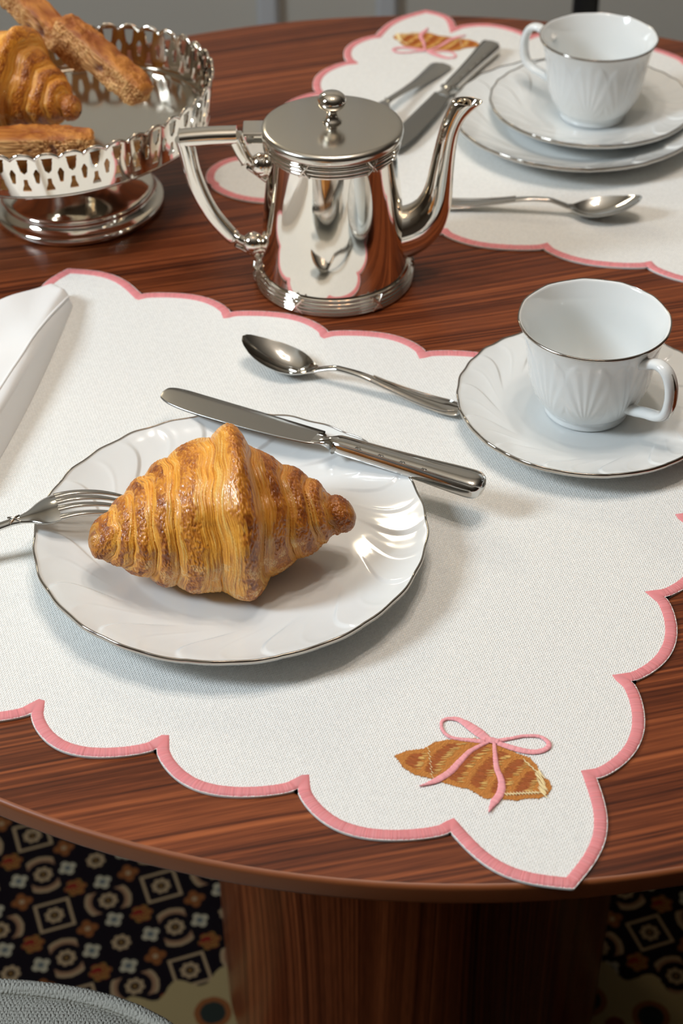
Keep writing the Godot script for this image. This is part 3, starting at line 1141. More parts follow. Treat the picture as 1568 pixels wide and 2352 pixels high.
# ------------------------------------------------------------------ large pieces
func build_room() -> void:
	var x0 := -2.5
	var x1 := 4.2
	var z0 := -2.6
	var z1 := 3.0
	var top := 2.75
	var w := 0.12
	var cx := (x0 + x1) * 0.5
	var cz := (z0 + z1) * 0.5
	var mb := MB.new()
	mb.box(Vector3(cx, -0.06, cz), Vector3(x1 - x0 + 2 * w, 0.12, z1 - z0 + 2 * w))
	structure("floor", mb, M.floor)
	mb = MB.new()
	mb.box(Vector3(cx, top + w * 0.5, cz), Vector3(x1 - x0 + 2 * w, w, z1 - z0 + 2 * w))
	structure("ceiling", mb, M.ceiling)
	mb = MB.new()
	mb.box(Vector3(cx, top * 0.5, z0 - w * 0.5), Vector3(x1 - x0 + 2 * w, top, w))
	structure("wall_back", mb, M.wall)
	mb = MB.new()
	mb.box(Vector3(cx, top * 0.5, z1 + w * 0.5), Vector3(x1 - x0 + 2 * w, top, w))
	structure("wall_front", mb, M.taupe)
	mb = MB.new()
	mb.box(Vector3(x0 - w * 0.5, top * 0.5, cz), Vector3(w, top, z1 - z0))
	structure("wall_left", mb, M.wall)
	mb = MB.new()
	mb.box(Vector3(x1 + w * 0.5, top * 0.5, cz), Vector3(w, top, z1 - z0))
	structure("wall_right", mb, M.taupe)
	# upright mouldings of the panelled back wall
	var k := 1
	for x in [-0.105, 0.078]:
		mb = MB.new()
		mb.box(Vector3(x, 1.2, z0 + 0.011), Vector3(0.034, 2.2, 0.022), 0.006)
		structure("trim_%d" % k, mb, M.trim)
		k += 1
	mb = MB.new()
	mb.box(Vector3(cx, 0.05, z0 + 0.008), Vector3(x1 - x0, 0.10, 0.016), 0.004)
	structure("baseboard_back", mb, M.trim)

func build_rug() -> void:
	var o := MeshInstance3D.new()
	o.name = numbered("rug")
	var mb := MB.new()
	var n := 12
	var p := PackedVector3Array()
	var uvs := PackedVector2Array()
	for j in n + 1:
		for i in n + 1:
			var u := float(i) / n
			var w := float(j) / n
			p.append(Vector3((u - 0.5) * 1.62, 0.008, (w - 0.5) * 1.62))
			uvs.append(Vector2(u, w))
	mb.grid(p, n + 1, n + 1, false, false, false, uvs)
	for e in 4:
		var q := PackedVector3Array()
		for i in 2:
			for j in 2:
				q.append(Vector3(0.81 * (1 if i == 0 else -1), 0.008 * j, 0.81).rotated(Vector3.UP, e * PI / 2))
		mb.grid(q, 2, 2)
	o.mesh = mb.mesh()
	o.material_override = M.rug
	add_child(o, true)
	o.position = Vector3(0.09, 0.0, -1.0)
	o.rotation.y = deg_to_rad(19.0)
	tag(o, "dark patterned rug under the round table", "rug")

func build_table() -> void:
	var t := thing("round_table", "round reddish wooden dining table on a wide drum pedestal", "table", Vector3(0.062, 0, -1.022))
	var R := 0.500
	var mb := MB.new()
	var rings := 24
	var seg := 192
	var p := PackedVector3Array()
	var uvs := PackedVector2Array()
	for i in rings + 1:
		var r := (R - 0.0025) * i / rings
		for j in seg:
			var a := TAU * j / seg
			var q := Vector2(cos(a), sin(a)) * r
			p.append(Vector3(q.x, T, q.y))
			var w := q.rotated(deg_to_rad(14.5))
			uvs.append(Vector2(0.5, 0.5) + w / 1.02)
	mb.grid(p, rings + 1, seg, false, true, true, uvs)
	part(t, "tabletop", mb, M.wood, "reddish brown veneer with dark streaked grain")
	var eb := MB.new()
	eb.lathe([Vector2(R - 0.0025, T), Vector2(R - 0.0014, T - 0.0002), Vector2(R - 0.0004, T - 0.001), Vector2(R, T - 0.0025), Vector2(R, T - 0.0100), Vector2(R - 0.0006, T - 0.0118), Vector2(R - 0.002, T - 0.0128), Vector2(R - 0.002, T - 0.0128), Vector2(R - 0.06, T - 0.030), Vector2(R - 0.06, T - 0.030), Vector2(0.0, T - 0.030)], 192)
	part(t, "edge_band", eb, M.edge, "plain brown edge band")
	var pb := MB.new()
	pb.lathe([Vector2(0.0, T - 0.030), Vector2(0.176, T - 0.030), Vector2(0.176, T - 0.030), Vector2(0.175, 0.30), Vector2(0.173, 0.02), Vector2(0.168, 0.0085), Vector2(0.168, 0.0085), Vector2(0.0, 0.0085)], 128, 1.0, 1.0, 0.0, Vector3.ZERO, 1.0)
	part(t, "pedestal", pb, M.wood, "drum base in the same veneer")

func chair(called: String, label: String, at: Vector3, turn: float, back_low: float) -> Node3D:
	# faces -z in its own axes; the seat is 0.47 high
	var c := thing(called, label, "chair", at, turn, "")
	var sh := 0.478
	var seat := MB.new()
	var p := PackedVector3Array()
	var seg := 96
	var prof := [[0.0, 0.016], [0.5, 0.0145], [0.80, 0.010], [0.93, 0.004], [0.985, -0.004], [1.0, -0.014], [1.0, -0.045], [0.97, -0.058], [0.9, -0.062], [0.0, -0.062]]
	for q in prof:
		for j in seg:
			var th := TAU * j / seg
			var k := pow(pow(absf(cos(th)), 3.4) + pow(absf(sin(th)), 3.4), -1.0 / 3.4)
			p.append(Vector3(cos(th) * k * 0.245 * q[0], sh - 0.012 + q[1], sin(th) * k * 0.235 * q[0]))
	seat.grid(p, prof.size(), seg, false, true, true)
	part(c, "seat", seat, M.upholstery)
	var welt := MB.new()
	var ring := []
	for j in seg + 1:
		var th := TAU * j / seg
		var k := pow(pow(absf(cos(th)), 3.4) + pow(absf(sin(th)), 3.4), -1.0 / 3.4)
		ring.append(Vector3(cos(th) * k * 0.243, sh - 0.014, sin(th) * k * 0.233))
	welt.sweep(ring, func(f): return 0.0055, func(f): return 0.0055, Vector3.UP, 10, 2.0, false)
	part(c, "welt", welt, M.upholstery)
	for sx in [-1.0, 1.0]:
		for sz in [-1.0, 1.0]:
			var leg := MB.new()
			var hi := sh - 0.06 if sz < 0 else 0.80
			leg.sweep([Vector3(sx * 0.205, 0.0, sz * (0.20 if sz < 0 else 0.235)), Vector3(sx * 0.205, hi * 0.5, sz * (0.195 if sz < 0 else 0.225)), Vector3(sx * 0.205, hi, sz * (0.19 if sz < 0 else 0.245))], func(f): return 0.0155, func(f): return 0.0155, Vector3.RIGHT, 20, 4.0)
			part(c, "leg", leg, M.black_metal)
	var bk := MB.new()
	p = PackedVector3Array()
	var nu := 41
	for i in nu:
		var u := -1.0 + 2.0 * i / (nu - 1.0)
		var w := u * 0.185
		var zc := 0.205 - 0.035 * (1.0 - u * u) * -1.0
		var lo := back_low + 0.075 * pow(absf(u), 2.6)
		var hi := 0.86 - 0.05 * pow(absf(u), 3.0)
		for j in 24:
			var th := TAU * j / 24.0
			var k := pow(pow(absf(cos(th)), 6.0) + pow(absf(sin(th)), 3.0), -1.0 / 5.0)
			var e := 1.0 if absf(u) < 0.95 else 0.75
			p.append(Vector3(w, lerpf(lo, hi, 0.5 + 0.5 * clampf(cos(th) * k, -1, 1)), zc + sin(th) * minf(k, 1.2) * 0.020 * e))
	bk.grid(p, nu, 24, false, true)
	for e in [0, nu - 1]:
		var q := PackedVector3Array()
		var mid := Vector3.ZERO
		for j in 24:
			mid += p[e * 24 + j] / 24.0
		for j in 24:
			q.append(mid)
		for j in 24:
			q.append(p[e * 24 + j])
		bk.grid(q, 2, 24, false, true, e != 0)
	part(c, "backrest", bk, M.upholstery)
	return c

func build_teapot() -> void:
	var t := thing("teapot", "polished silver teapot with hinged lid and angular handle", "teapot", Vector3(-0.0035, T, -1.0664))
	var b := MB.new()
	b.lathe([Vector2(0.0, 0.001), Vector2(0.050, 0.001), Vector2(0.0505, 0.0125), Vector2(0.0512, 0.014), Vector2(0.0490, 0.040), Vector2(0.0462, 0.070), Vector2(0.0432, 0.1000), Vector2(0.0428, 0.1065), Vector2(0.0, 0.1065)], 144)
	part(t, "body", b, M.silver)
	for e in [[0.0555, 0.0008, 0.0128, 5, 0.0510], [0.0455, 0.0985, 0.1095, 4, 0.0425]]:
		var prof := [Vector2(e[4], e[2])]
		var n: int = e[3]
		for k in n:
			for s in 7:
				var a := PI * s / 6.0
				var y: float = lerpf(e[2], e[1], (k + s / 6.0) / n)
				var out := sin(PI * (k + 0.5) / n)
				var bulge: float = e[0] - 0.0024 + 0.0016 * out + 0.0009 * sin(a)
				if e[1] < 0.05:
					bulge += 0.0022 * (1.0 - (k + s / 6.0) / n) * -1.0 + 0.0012
				prof.append(Vector2(bulge, y))
		prof.append(Vector2(e[4], e[1]))
		var rb := MB.new()
		rb.lathe(prof, 144)
		var ring := part(t, "reeded_ring", rb, M.silver)
		for k in 6:
			var xb := MB.new()
			var a0 := TAU * k / 6.0 + (0.95 if e[1] > 0.05 else 1.0)
			for sg in [-1.0, 1.0]:
				var path := []
				for i in 9:
					var f := i / 8.0 * 2.0 - 1.0
					var rr: float = e[0] + 0.0002 - 0.0010 * f * f
					if e[1] < 0.05:
						rr += 0.0004 + 0.0010 * f * -1.0 * 0.0
					var aa: float = a0 + sg * f * 0.075 * 0.05 / e[0]
					path.append(Vector3(cos(aa) * rr, lerpf(e[1], e[2], 0.5 + f * 0.46), sin(aa) * rr))
				xb.sweep(path, func(f): return 0.0008, func(f): return 0.0008, Vector3(cos(a0), 0, sin(a0)), 8)
			part(ring, "crossed_ribbon", xb, M.silver)
	var lid := MB.new()
	lid.lathe([Vector2(0.0445, 0.1085), Vector2(0.0460, 0.1088), Vector2(0.0472, 0.1105), Vector2(0.0476, 0.1125), Vector2(0.0474, 0.1142), Vector2(0.0466, 0.1155), Vector2(0.0452, 0.1162), Vector2(0.0435, 0.1166), Vector2(0.034, 0.1176), Vector2(0.022, 0.1182), Vector2(0.010, 0.1185), Vector2(0.0, 0.1186)], 144)
	part(t, "lid", lid, M.satin_silver, "round flat lid with satin sheen")
	var kn := MB.new()
	kn.lathe([Vector2(0.0058, 0.1184), Vector2(0.0064, 0.1190), Vector2(0.0062, 0.1198), Vector2(0.0050, 0.1206), Vector2(0.0040, 0.1220), Vector2(0.0033, 0.1240), Vector2(0.0034, 0.1262), Vector2(0.0044, 0.1272), Vector2(0.0066, 0.1284), Vector2(0.0084, 0.1302), Vector2(0.0094, 0.1326), Vector2(0.0094, 0.1346), Vector2(0.0084, 0.1368), Vector2(0.0064, 0.1384), Vector2(0.0036, 0.1393), Vector2(0.0, 0.1396)], 64)
	part(t, "knob", kn, M.silver)
	# spout: rings of [x, y, tilt of the ring's normal from up, radius along x, radius along z]
	var sp := MB.new()
	var rings := []
	for q in [[0.0400, 0.0330, 78.0, 0.0200, 0.0165], [0.0500, 0.0355, 72.0, 0.0185, 0.0160], [0.0590, 0.0405, 58.0, 0.0165, 0.0148], [0.0660, 0.0490, 38.0, 0.0138, 0.0128], [0.0700, 0.0590, 20.0, 0.0114, 0.0110], [0.0722, 0.0710, 8.0, 0.0094, 0.0096], [0.0738, 0.0850, 6.0, 0.0082, 0.0086], [0.0756, 0.0990, 8.0, 0.0072, 0.0078], [0.0780, 0.1120, 14.0, 0.0066, 0.0070], [0.0816, 0.1220, 22.0, 0.0068, 0.0068], [0.0856, 0.1285, 18.0, 0.0080, 0.0068], [0.0890, 0.1318, 6.0, 0.0094, 0.0068], [0.0896, 0.1323, 4.0, 0.0092, 0.0064], [0.0888, 0.1305, 6.0, 0.0072, 0.0056], [0.0850, 0.1250, 18.0, 0.0055, 0.0052], [0.0815, 0.1200, 20.0, 0.0050, 0.0050], [0.0775, 0.1080, 12.0, 0.0046, 0.0046], [0.0755, 0.0960, 8.0, 0.0044, 0.0044], [0.0738, 0.0850, 6.0, 0.0042, 0.0042], [0.0728, 0.0780, 6.0, 0.0002, 0.0002]]:
		rings.append(q)
	var rows := []
	for i in rings.size():
		var q: Array = rings[i]
		rows.append([float(i), q[0], q[1], q[2], q[3], q[4]])
	var pp := PackedVector3Array()
	var cnt := 0
	for i in (rings.size() - 1) * 5 + 1:
		var r := rows_at(rows, i / 5.0)
		var a := deg_to_rad(r[2])
		var ex := Vector3(cos(a), -sin(a), 0)
		for j in 40:
			var th := TAU * j / 40.0
			pp.append(Vector3(r[0], r[1], 0) + ex * cos(th) * r[3] + Vector3(0, 0, sin(th) * r[4]))
		cnt += 1
	sp.grid(pp, cnt, 40, false, true, true)
	var spout := part(t, "spout", sp, M.silver)
	# handle of squared bars between two knuckles
	var hm := MB.new()
	var bar := [Vector3(-0.1010, 0.1075, 0), Vector3(-0.0935, 0.1083, 0), Vector3(-0.080, 0.1092, 0), Vector3(-0.0635, 0.1096, 0)]
	hm.sweep(spline(bar, 8), func(f): return 0.0072, func(f): return 0.0056, Vector3(0, 1, 0), 28, 2.6)
	var grip := spline([Vector3(-0.0990, 0.1080, 0), Vector3(-0.0970, 0.0980, 0), Vector3(-0.0945, 0.0830, 0), Vector3(-0.0900, 0.0670, 0), Vector3(-0.0830, 0.0510, 0), Vector3(-0.0730, 0.0365, 0), Vector3(-0.0690, 0.0320, 0)], 8)
	hm.sweep(grip, func(f): return 0.0070 - 0.0012 * f, func(f): return 0.0060 - 0.0012 * f, Vector3(1, 0, 0), 28, 2.6)
	var upper := spline([Vector3(-0.0648, 0.1088, 0), Vector3(-0.0630, 0.1040, 0), Vector3(-0.0600, 0.0965, 0), Vector3(-0.0575, 0.0915, 0)], 8)
	hm.sweep(upper, func(f): return 0.0068 - 0.0010 * f, func(f): return 0.0052 - 0.0007 * f, Vector3(1, 0, 0), 28, 2.6)
	part(t, "handle", hm, M.silver)
	for e in [[Vector3(-0.0585, 0.0925, 0), Vector3(-0.0420, 0.0820, 0), 0.0], [Vector3(-0.0700, 0.0330, 0), Vector3(-0.0480, 0.0215, 0), 1.0]]:
		var a: Vector3 = e[0]
		var z: Vector3 = e[1]
		var kb := MB.new()
		var path := []
		for i in 13:
			path.append(a.lerp(z, i / 12.0))
		kb.sweep(path, func(f): return 0.0064 - 0.0026 * sstep(0.0, 0.12, f) + 0.0034 * exp(-pow((f - 0.74) / 0.16, 2.0)), func(f): return 0.0058 - 0.0024 * sstep(0.0, 0.12, f) + 0.0034 * exp(-pow((f - 0.74) / 0.16, 2.0)), Vector3(0.5, 1, 0), 24)
		var d := (z - a).normalized()
		var c0 := a.lerp(z, 0.64)
		kb.lathe([Vector2(0.0, -0.0078), Vector2(0.0030, -0.0072), Vector2(0.0055, -0.0055), Vector2(0.0072, -0.0030), Vector2(0.0078, 0.0), Vector2(0.0072, 0.0030), Vector2(0.0055, 0.0055), Vector2(0.0030, 0.0072), Vector2(0.0, 0.0078)], 36, 1.0, 1.0, 0.0, c0 + Vector3(0, 0.002, 0))
		# the leaf-shaped tongue below the knuckle
		var tg := []
		for i in 7:
			tg.append(a.lerp(z, 0.10 + 0.80 * i / 6.0) + Vector3(0, -0.0045 - 0.0035 * i / 6.0, 0))
		kb.sweep(tg, func(f): return 0.0042 - 0.0022 * f, func(f): return 0.0020, Vector3(0.5, 1, 0), 16)
		part(t, "knuckle", kb, M.silver)
	var hg := MB.new()
	hg.box(Vector3(-0.0525, 0.1135, -0.001), Vector3(0.0135, 0.0030, 0.0190), 0.0006)
	hg.box(Vector3(-0.0500, 0.1085, 0.0), Vector3(0.0105, 0.0050, 0.0120), 0.0008)
	var bar2 := [Vector3(-0.0545, 0.1098, -0.0085), Vector3(-0.0545, 0.1098, 0.0085)]
	hg.sweep(bar2, func(f): return 0.0026, func(f): return 0.0026, Vector3.UP, 16)
	part(t, "hinge", hg, M.silver)

func build_stand() -> Node3D:
	var t := thing("cake_stand", "oval silver pastry stand with pierced gallery rim and foot", "pastry stand", Vector3(-0.1935, T, -1.1727), -deg_to_rad(38.9))
	var ea := 0.0905
	var eb := 0.1095
	# pierced gallery: half a unit as a flat outline, then its mirror image, bent round the oval
	var per := 0.0
	var table := [0.0]
	var steps := 720
	for i in steps:
		var a0 := TAU * i / steps
		var a1 := TAU * (i + 1) / steps
		per += Vector2(cos(a1) * ea, sin(a1) * eb).distance_to(Vector2(cos(a0) * ea, sin(a0) * eb))
		table.append(per)
	var units := 40
	var w := per / units
	var hw := w * 0.5
	var half := PackedVector2Array()
	# x from 0 (middle of a unit) to hw (its edge), y from 0 (tray) to the scalloped top
	var ys := 0.0335
	half.append_array([Vector2(0, 0), Vector2(hw * 0.5, 0), Vector2(hw, 0), Vector2(hw, 0.0112)])
	for i in 9:
		var a := -PI / 2 + PI * i / 8.0
		half.append(Vector2(hw - pow(cos(a), 0.7) * 0.0023, 0.0172 + sin(a) * 0.0058) if i > 0 and i < 8 else Vector2(hw, 0.0172 + sin(a) * 0.0058))
	half.append_array([Vector2(hw, 0.0240), Vector2(hw, 0.0300)])
	for i in range(1, 9):
		var f := i / 8.0
		half.append(Vector2(hw * (1.0 - f), 0.0300 + 0.0042 * pow(sin(f * PI * 0.5), 0.75)))
	half.append_array([Vector2(0, 0.0312), Vector2(0.0038, 0.0311), Vector2(0.0031, 0.0290), Vector2(0.0037, 0.0266), Vector2(0.0026, 0.0240), Vector2(0.0022, 0.0215), Vector2(0.0012, 0.0194), Vector2(0, 0.0192), Vector2(0, 0.0152), Vector2(0.0013, 0.0150), Vector2(0.0015, 0.0110), Vector2(0.0028, 0.0075), Vector2(0.0030, 0.0055), Vector2(0, 0.0055)])
	var tris := Geometry2D.triangulate_polygon(half)
	var mb := MB.new()
	var place := func(s: float, y: float, out: float) -> Array:
		var d := fposmod(s, per)
		var k := int(d / per * steps)
		while k > 0 and table[k] > d:
			k -= 1
		while k < steps - 1 and table[k + 1] < d:
			k += 1
		var f: float = (k + (d - table[k]) / (table[k + 1] - table[k])) / steps * TAU
		var nn := Vector3(cos(f) / ea, 0.0, sin(f) / eb).normalized()
		var lean := 1.0 + 0.05 * y / 0.034
		return [Vector3(cos(f) * ea * lean, 0.0625 + y, sin(f) * eb * lean) + nn * out, nn]
	for u in units:
		for sg in [-1.0, 1.0]:
			for face in [1.0, -1.0]:
				var base := mb.v.size()
				for q in half:
					var r: Array = place.call((u + 0.5) * w + sg * q.x, q.y, face * 0.0007)
					mb.v.append(r[0])
					mb.n.append(r[1] * face)
				for k in range(0, tris.size(), 3):
					var a := base + tris[k]
					var b := base + tris[k + 1]
					var c := base + tris[k + 2]
					if (mb.v[c] - mb.v[a]).cross(mb.v[b] - mb.v[a]).dot(mb.n[a]) < 0.0:
						mb.idx.append_array([a, c, b])
					else:
						mb.idx.append_array([a, b, c])
			# the thickness of the sheet
			var hn := half.size()
			for k in hn:
				var q := half[k]
				var q2 := half[(k + 1) % hn]
				if (q.x == q2.x) and (q.x == 0.0 or q.x == hw):
					continue
				var e := PackedVector3Array()
				for z in [q, q2]:
					for o in [0.0007, -0.0007]:
						e.append(place.call((u + 0.5) * w + sg * z.x, z.y, o)[0])
				mb.grid(e, 2, 2, false, false, sg > 0.0)
	mb.uv.resize(mb.v.size())
	part(t, "pierced_gallery", mb, M.silver, "pierced silver gallery with scalloped top")
	var bead := MB.new()
	var path := []
	for u in units:
		for i in 12:
			var f := i / 12.0
			var y := 0.0300 + 0.0042 * pow(absf(sin(f * PI)), 0.75)
			path.append(place.call((u + f) * w, y, 0.0)[0])
	path.append(path[0])
	bead.sweep(path, func(f): return 0.0012, func(f): return 0.0011, Vector3.UP, 10, 2.0, false)
	part(t, "scalloped_bead", bead, M.silver)
	var tray := MB.new()
	var s := eb / ea
	tray.lathe([Vector2(0.0, 0.0635), Vector2(0.060, 0.0635), Vector2(0.078, 0.0637), Vector2(0.084, 0.0646), Vector2(0.0865, 0.0652), Vector2(0.0890, 0.0648), Vector2(0.0912, 0.0640), Vector2(0.0918, 0.0625), Vector2(0.0905, 0.0612), Vector2(0.080, 0.0605), Vector2(0.060, 0.0595), Vector2(0.034, 0.0570), Vector2(0.026, 0.0520)], 144, 1.0, s)
	part(t, "tray", tray, M.tray, "plain polished tray")
	var foot := MB.new()
	foot.lathe([Vector2(0.0240, 0.0560), Vector2(0.0225, 0.0480), Vector2(0.0230, 0.0400), Vector2(0.0255, 0.0330), Vector2(0.0310, 0.0270), Vector2(0.0390, 0.0225), Vector2(0.0475, 0.0195), Vector2(0.0535, 0.0175), Vector2(0.0560, 0.0160), Vector2(0.0562, 0.0140), Vector2(0.0555, 0.0128), Vector2(0.0560, 0.0110), Vector2(0.0585, 0.0085), Vector2(0.0600, 0.0075), Vector2(0.0622, 0.0066), Vector2(0.0632, 0.0050), Vector2(0.0630, 0.0026), Vector2(0.0618, 0.0008), Vector2(0.0590, 0.0002), Vector2(0.0, 0.0002)], 144, 0.97, 1.03)
	part(t, "foot", foot, M.silver)
	return t

func build_napkin() -> void:
	var o := thing("napkin", "folded white cloth napkin lying on the placemat edge", "napkin", Vector3(-0.22, T + 0.0016, -0.938))
	# a triangle folded to a point at the far right, its fold plump along the right side
	var nu := 90
	var nv := 64
	var p := PackedVector3Array()
	var n1 := noise(1.0, 41, 2)
	for i in nu + 1:
		var t := float(i) / nu
		var tt := maxf(t, 0.0)
		# right and left ends of a row across the fold
		var rt: Vector3 = Vector3(0.0372, 0, -0.0905).lerp(Vector3(0.0020, 0, 0.1340), tt)
		rt.x += 0.004 * sin(PI * tt)
		var lf: Vector3 = Vector3(0.0270, 0, -0.1040).lerp(Vector3(-0.2300, 0, 0.1250), tt)
		for j in nv:
			var f := float(j) / (nv - 1)
			var top := f <= 0.5
			var v := f * 2.0 if top else 2.0 - f * 2.0      # 0 right edge .. 1 left edge
			var q := rt.lerp(lf, v)
			var h := 0.0200 * (0.78 + 0.22 * sstep(0.0, 0.25, tt))
			var edge := pow(clampf(v / (0.012 + 0.05 * tt), 0.0, 1.0), 0.5)
			var edge2 := pow(clampf((1.0 - v) / 0.10, 0.0, 1.0), 0.5)
			var round_ := sqrt(maxf(0.0, 1.0 - pow(1.0 - clampf(v * (0.02 + 0.23 * tt) / 0.010, 0.0, 1.0), 2.0)))
			var end := sqrt(maxf(0.0, 1.0 - pow(1.0 - clampf(tt / 0.03, 0.0, 1.0), 2.0))) * sqrt(maxf(0.0, 1.0 - pow(1.0 - clampf((1.0 - tt) / 0.04, 0.0, 1.0), 2.0)))
			var hh := h * round_ * edge2 * end
			var wv := n1.get_noise_2d(q.x * 22.0, q.z * 9.0) * 0.0022 * round_ * end
			q.y = (hh + wv * edge) if top else minf(0.0004, hh)
			p.append(q)
	var mb := MB.new()
	mb.grid(p, nu + 1, nv, false, true, true)
	part(o, "folded_cloth", mb, M.napkin)
	var hem := MB.new()
	var path := []
	for i in 40:
		var t := 0.03 + 0.95 * i / 39.0
		var k := int(t * nu)
		path.append(p[k * nv + 3] + Vector3(0.0004, 0.0002, 0))
	hem.sweep(path, func(f): return 0.0009, func(f): return 0.0006, Vector3.UP, 8)
	part(o, "hem", hem, M.napkin)

func build_lamps() -> void:
	# ceiling fitting above the table
	var at := Vector3(0.08, 2.05, -0.98)
	var t := thing("chandelier", "brass ceiling lamp with five warm bulbs above the table", "lamp", at)
	var mb := MB.new()
	mb.lathe([Vector2(0.0, 0.70), Vector2(0.055, 0.70), Vector2(0.055, 0.69), Vector2(0.02, 0.66), Vector2(0.008, 0.64), Vector2(0.008, 0.10), Vector2(0.025, 0.07), Vector2(0.03, 0.04), Vector2(0.02, 0.0), Vector2(0.0, -0.01)], 32)
	part(t, "stem", mb, M.brass)
	for k in 5:
		var a := TAU * k / 5.0 + 0.3
		var d := Vector3(cos(a), 0, sin(a))
		var arm := MB.new()
		arm.sweep(spline([d * 0.02 + Vector3(0, 0.04, 0), d * 0.08 + Vector3(0, 0.0, 0), d * 0.15 + Vector3(0, 0.0, 0), d * 0.17 + Vector3(0, 0.035, 0)], 8), func(f): return 0.005, func(f): return 0.005, Vector3.UP, 10)
		part(t, "arm", arm, M.brass)
		var bl := MB.new()
		bl.lathe([Vector2(0.0, -0.032), Vector2(0.014, -0.029), Vector2(0.026, -0.018), Vector2(0.031, 0.0), Vector2(0.026, 0.018), Vector2(0.014, 0.029), Vector2(0.0, 0.032)], 24, 1.0, 1.0, 0.0, d * 0.17 + Vector3(0, 0.068, 0))
		part(t, "bulb", bl, M.bulb)
		var l := OmniLight3D.new()
		l.name = "bulb_light"
		l.light_color = Color(1.0, 0.987, 0.962)
		l.light_energy = BULB_E
		l.light_size = 0.03
		l.omni_range = 9.0
		l.omni_attenuation = 2.0
		l.shadow_enabled = true
		t.add_child(l, true)
		l.position = d * 0.17 + Vector3(0, 0.068, 0)
	# photographer's soft light on the left
	var spot := Vector3(-1.72, 2.12, -0.42)
	var aim := Vector3(0.0, 0.78, -0.80)
	var s := thing("softbox_lamp", "black studio softbox lamp on a stand left of the table", "lamp", Vector3(spot.x, 0, spot.z))
	var face := Node3D.new()
	var b := Basis.looking_at(aim - spot, Vector3.UP)
	var c := Vector3(0, spot.y, 0)
	face.free()
	var pn := MB.new()
	pn.box(c, Vector3(SOFT_W, SOFT_H, 0.012), 0.002, b)
	part(s, "front_panel", pn, M.softbox)
	var hs := MB.new()
	var q := PackedVector3Array()
	for e in [[0.5, 0.02], [0.515, 0.0], [0.515, 0.02], [0.12, 0.24], [0.12, 0.32], [0.0, 0.32]]:
		for cc in [[-1, -1], [-1, 0], [-1, 1], [0, 1], [1, 1], [1, 0], [1, -1], [0, -1]]:
			q.append(c + b * Vector3(cc[0] * e[0] * SOFT_W, cc[1] * e[0] * SOFT_H, e[1]))
	hs.grid(q, 6, 8, false, true)
	part(s, "housing", hs, M.black_metal)
	var pole := MB.new()
	var pb := c + b * Vector3(0, 0, 0.29)
	pole.sweep([Vector3(pb.x, 0.03, pb.z), Vector3(pb.x, pb.y - 0.03, pb.z)], func(f): return 0.012, func(f): return 0.012, Vector3.RIGHT, 16)
	part(s, "pole", pole, M.black_metal)
	for k in 3:
		var d := Vector3(1, 0, 0).rotated(Vector3.UP, TAU * k / 3.0)
		var lg := MB.new()
		lg.sweep([Vector3(pb.x, 0.45, pb.z), Vector3(pb.x, 0.012, pb.z) + d * 0.38], func(f): return 0.009, func(f): return 0.009, Vector3.RIGHT.cross(d) + Vector3(0, 0.5, 0.2), 12)
		part(s, "leg", lg, M.black_metal)
	var al := AreaLight3D.new()
	al.name = "softbox_light"
	al.area_size = Vector2(SOFT_W, SOFT_H)
	al.light_color = Color(0.90, 0.955, 1.0)
	al.light_energy = SOFT_E
	al.area_range = 9.0
	al.area_attenuation = 2.0
	al.shadow_enabled = true
	s.add_child(al, true)
	al.position = c + b * Vector3(0, 0, -0.012)
	al.basis = b

const BULB_E := 0.160
const SOFT_E := 3.25
const SOFT_W := 0.42
const SOFT_H := 0.60

func build_window() -> void:
	# a lit window high on the back wall, left of the table and above the picture
	var c := Vector3(-0.78, 1.92, -2.6)
	var o := MeshInstance3D.new()
	var fr := MB.new()
	var w := 0.26
	var h := 0.36
	for sg in [-1.0, 1.0]:
		fr.box(Vector3(sg * (w * 0.5 + 0.03), 0, 0.022), Vector3(0.06, h + 0.12, 0.044), 0.006)
		fr.box(Vector3(0, sg * (h * 0.5 + 0.03), 0.022), Vector3(w, 0.06, 0.044), 0.006)
	fr.box(Vector3(0, 0, 0.016), Vector3(0.026, h, 0.020), 0.004)
	o.name = numbered("window_1")
	o.mesh = fr.mesh()
	o.material_override = M.trim
	o.set_meta("kind", "structure")
	add_child(o)
	o.position = c
	for sg in [-1.0, 1.0]:
		var pn := MB.new()
		pn.box(Vector3(sg * (w * 0.25 + 0.006), 0, 0.008), Vector3(w * 0.5 - 0.014, h, 0.006))
		part(o, "pane", pn, M.pane)
	var al := AreaLight3D.new()
	al.name = "window_light"
	al.area_size = Vector2(w, h)
	al.light_color = WIN_C
	al.light_energy = WIN_E
	al.area_range = 9.0
	al.area_attenuation = 2.0
	al.shadow_enabled = true
	o.add_child(al, true)
	al.position = Vector3(0, 0, 0.05)
	al.basis = Basis(Vector3.UP, PI)

const WIN_E := 0.5
const WIN_C := Color(1.0, 0.93, 0.80)

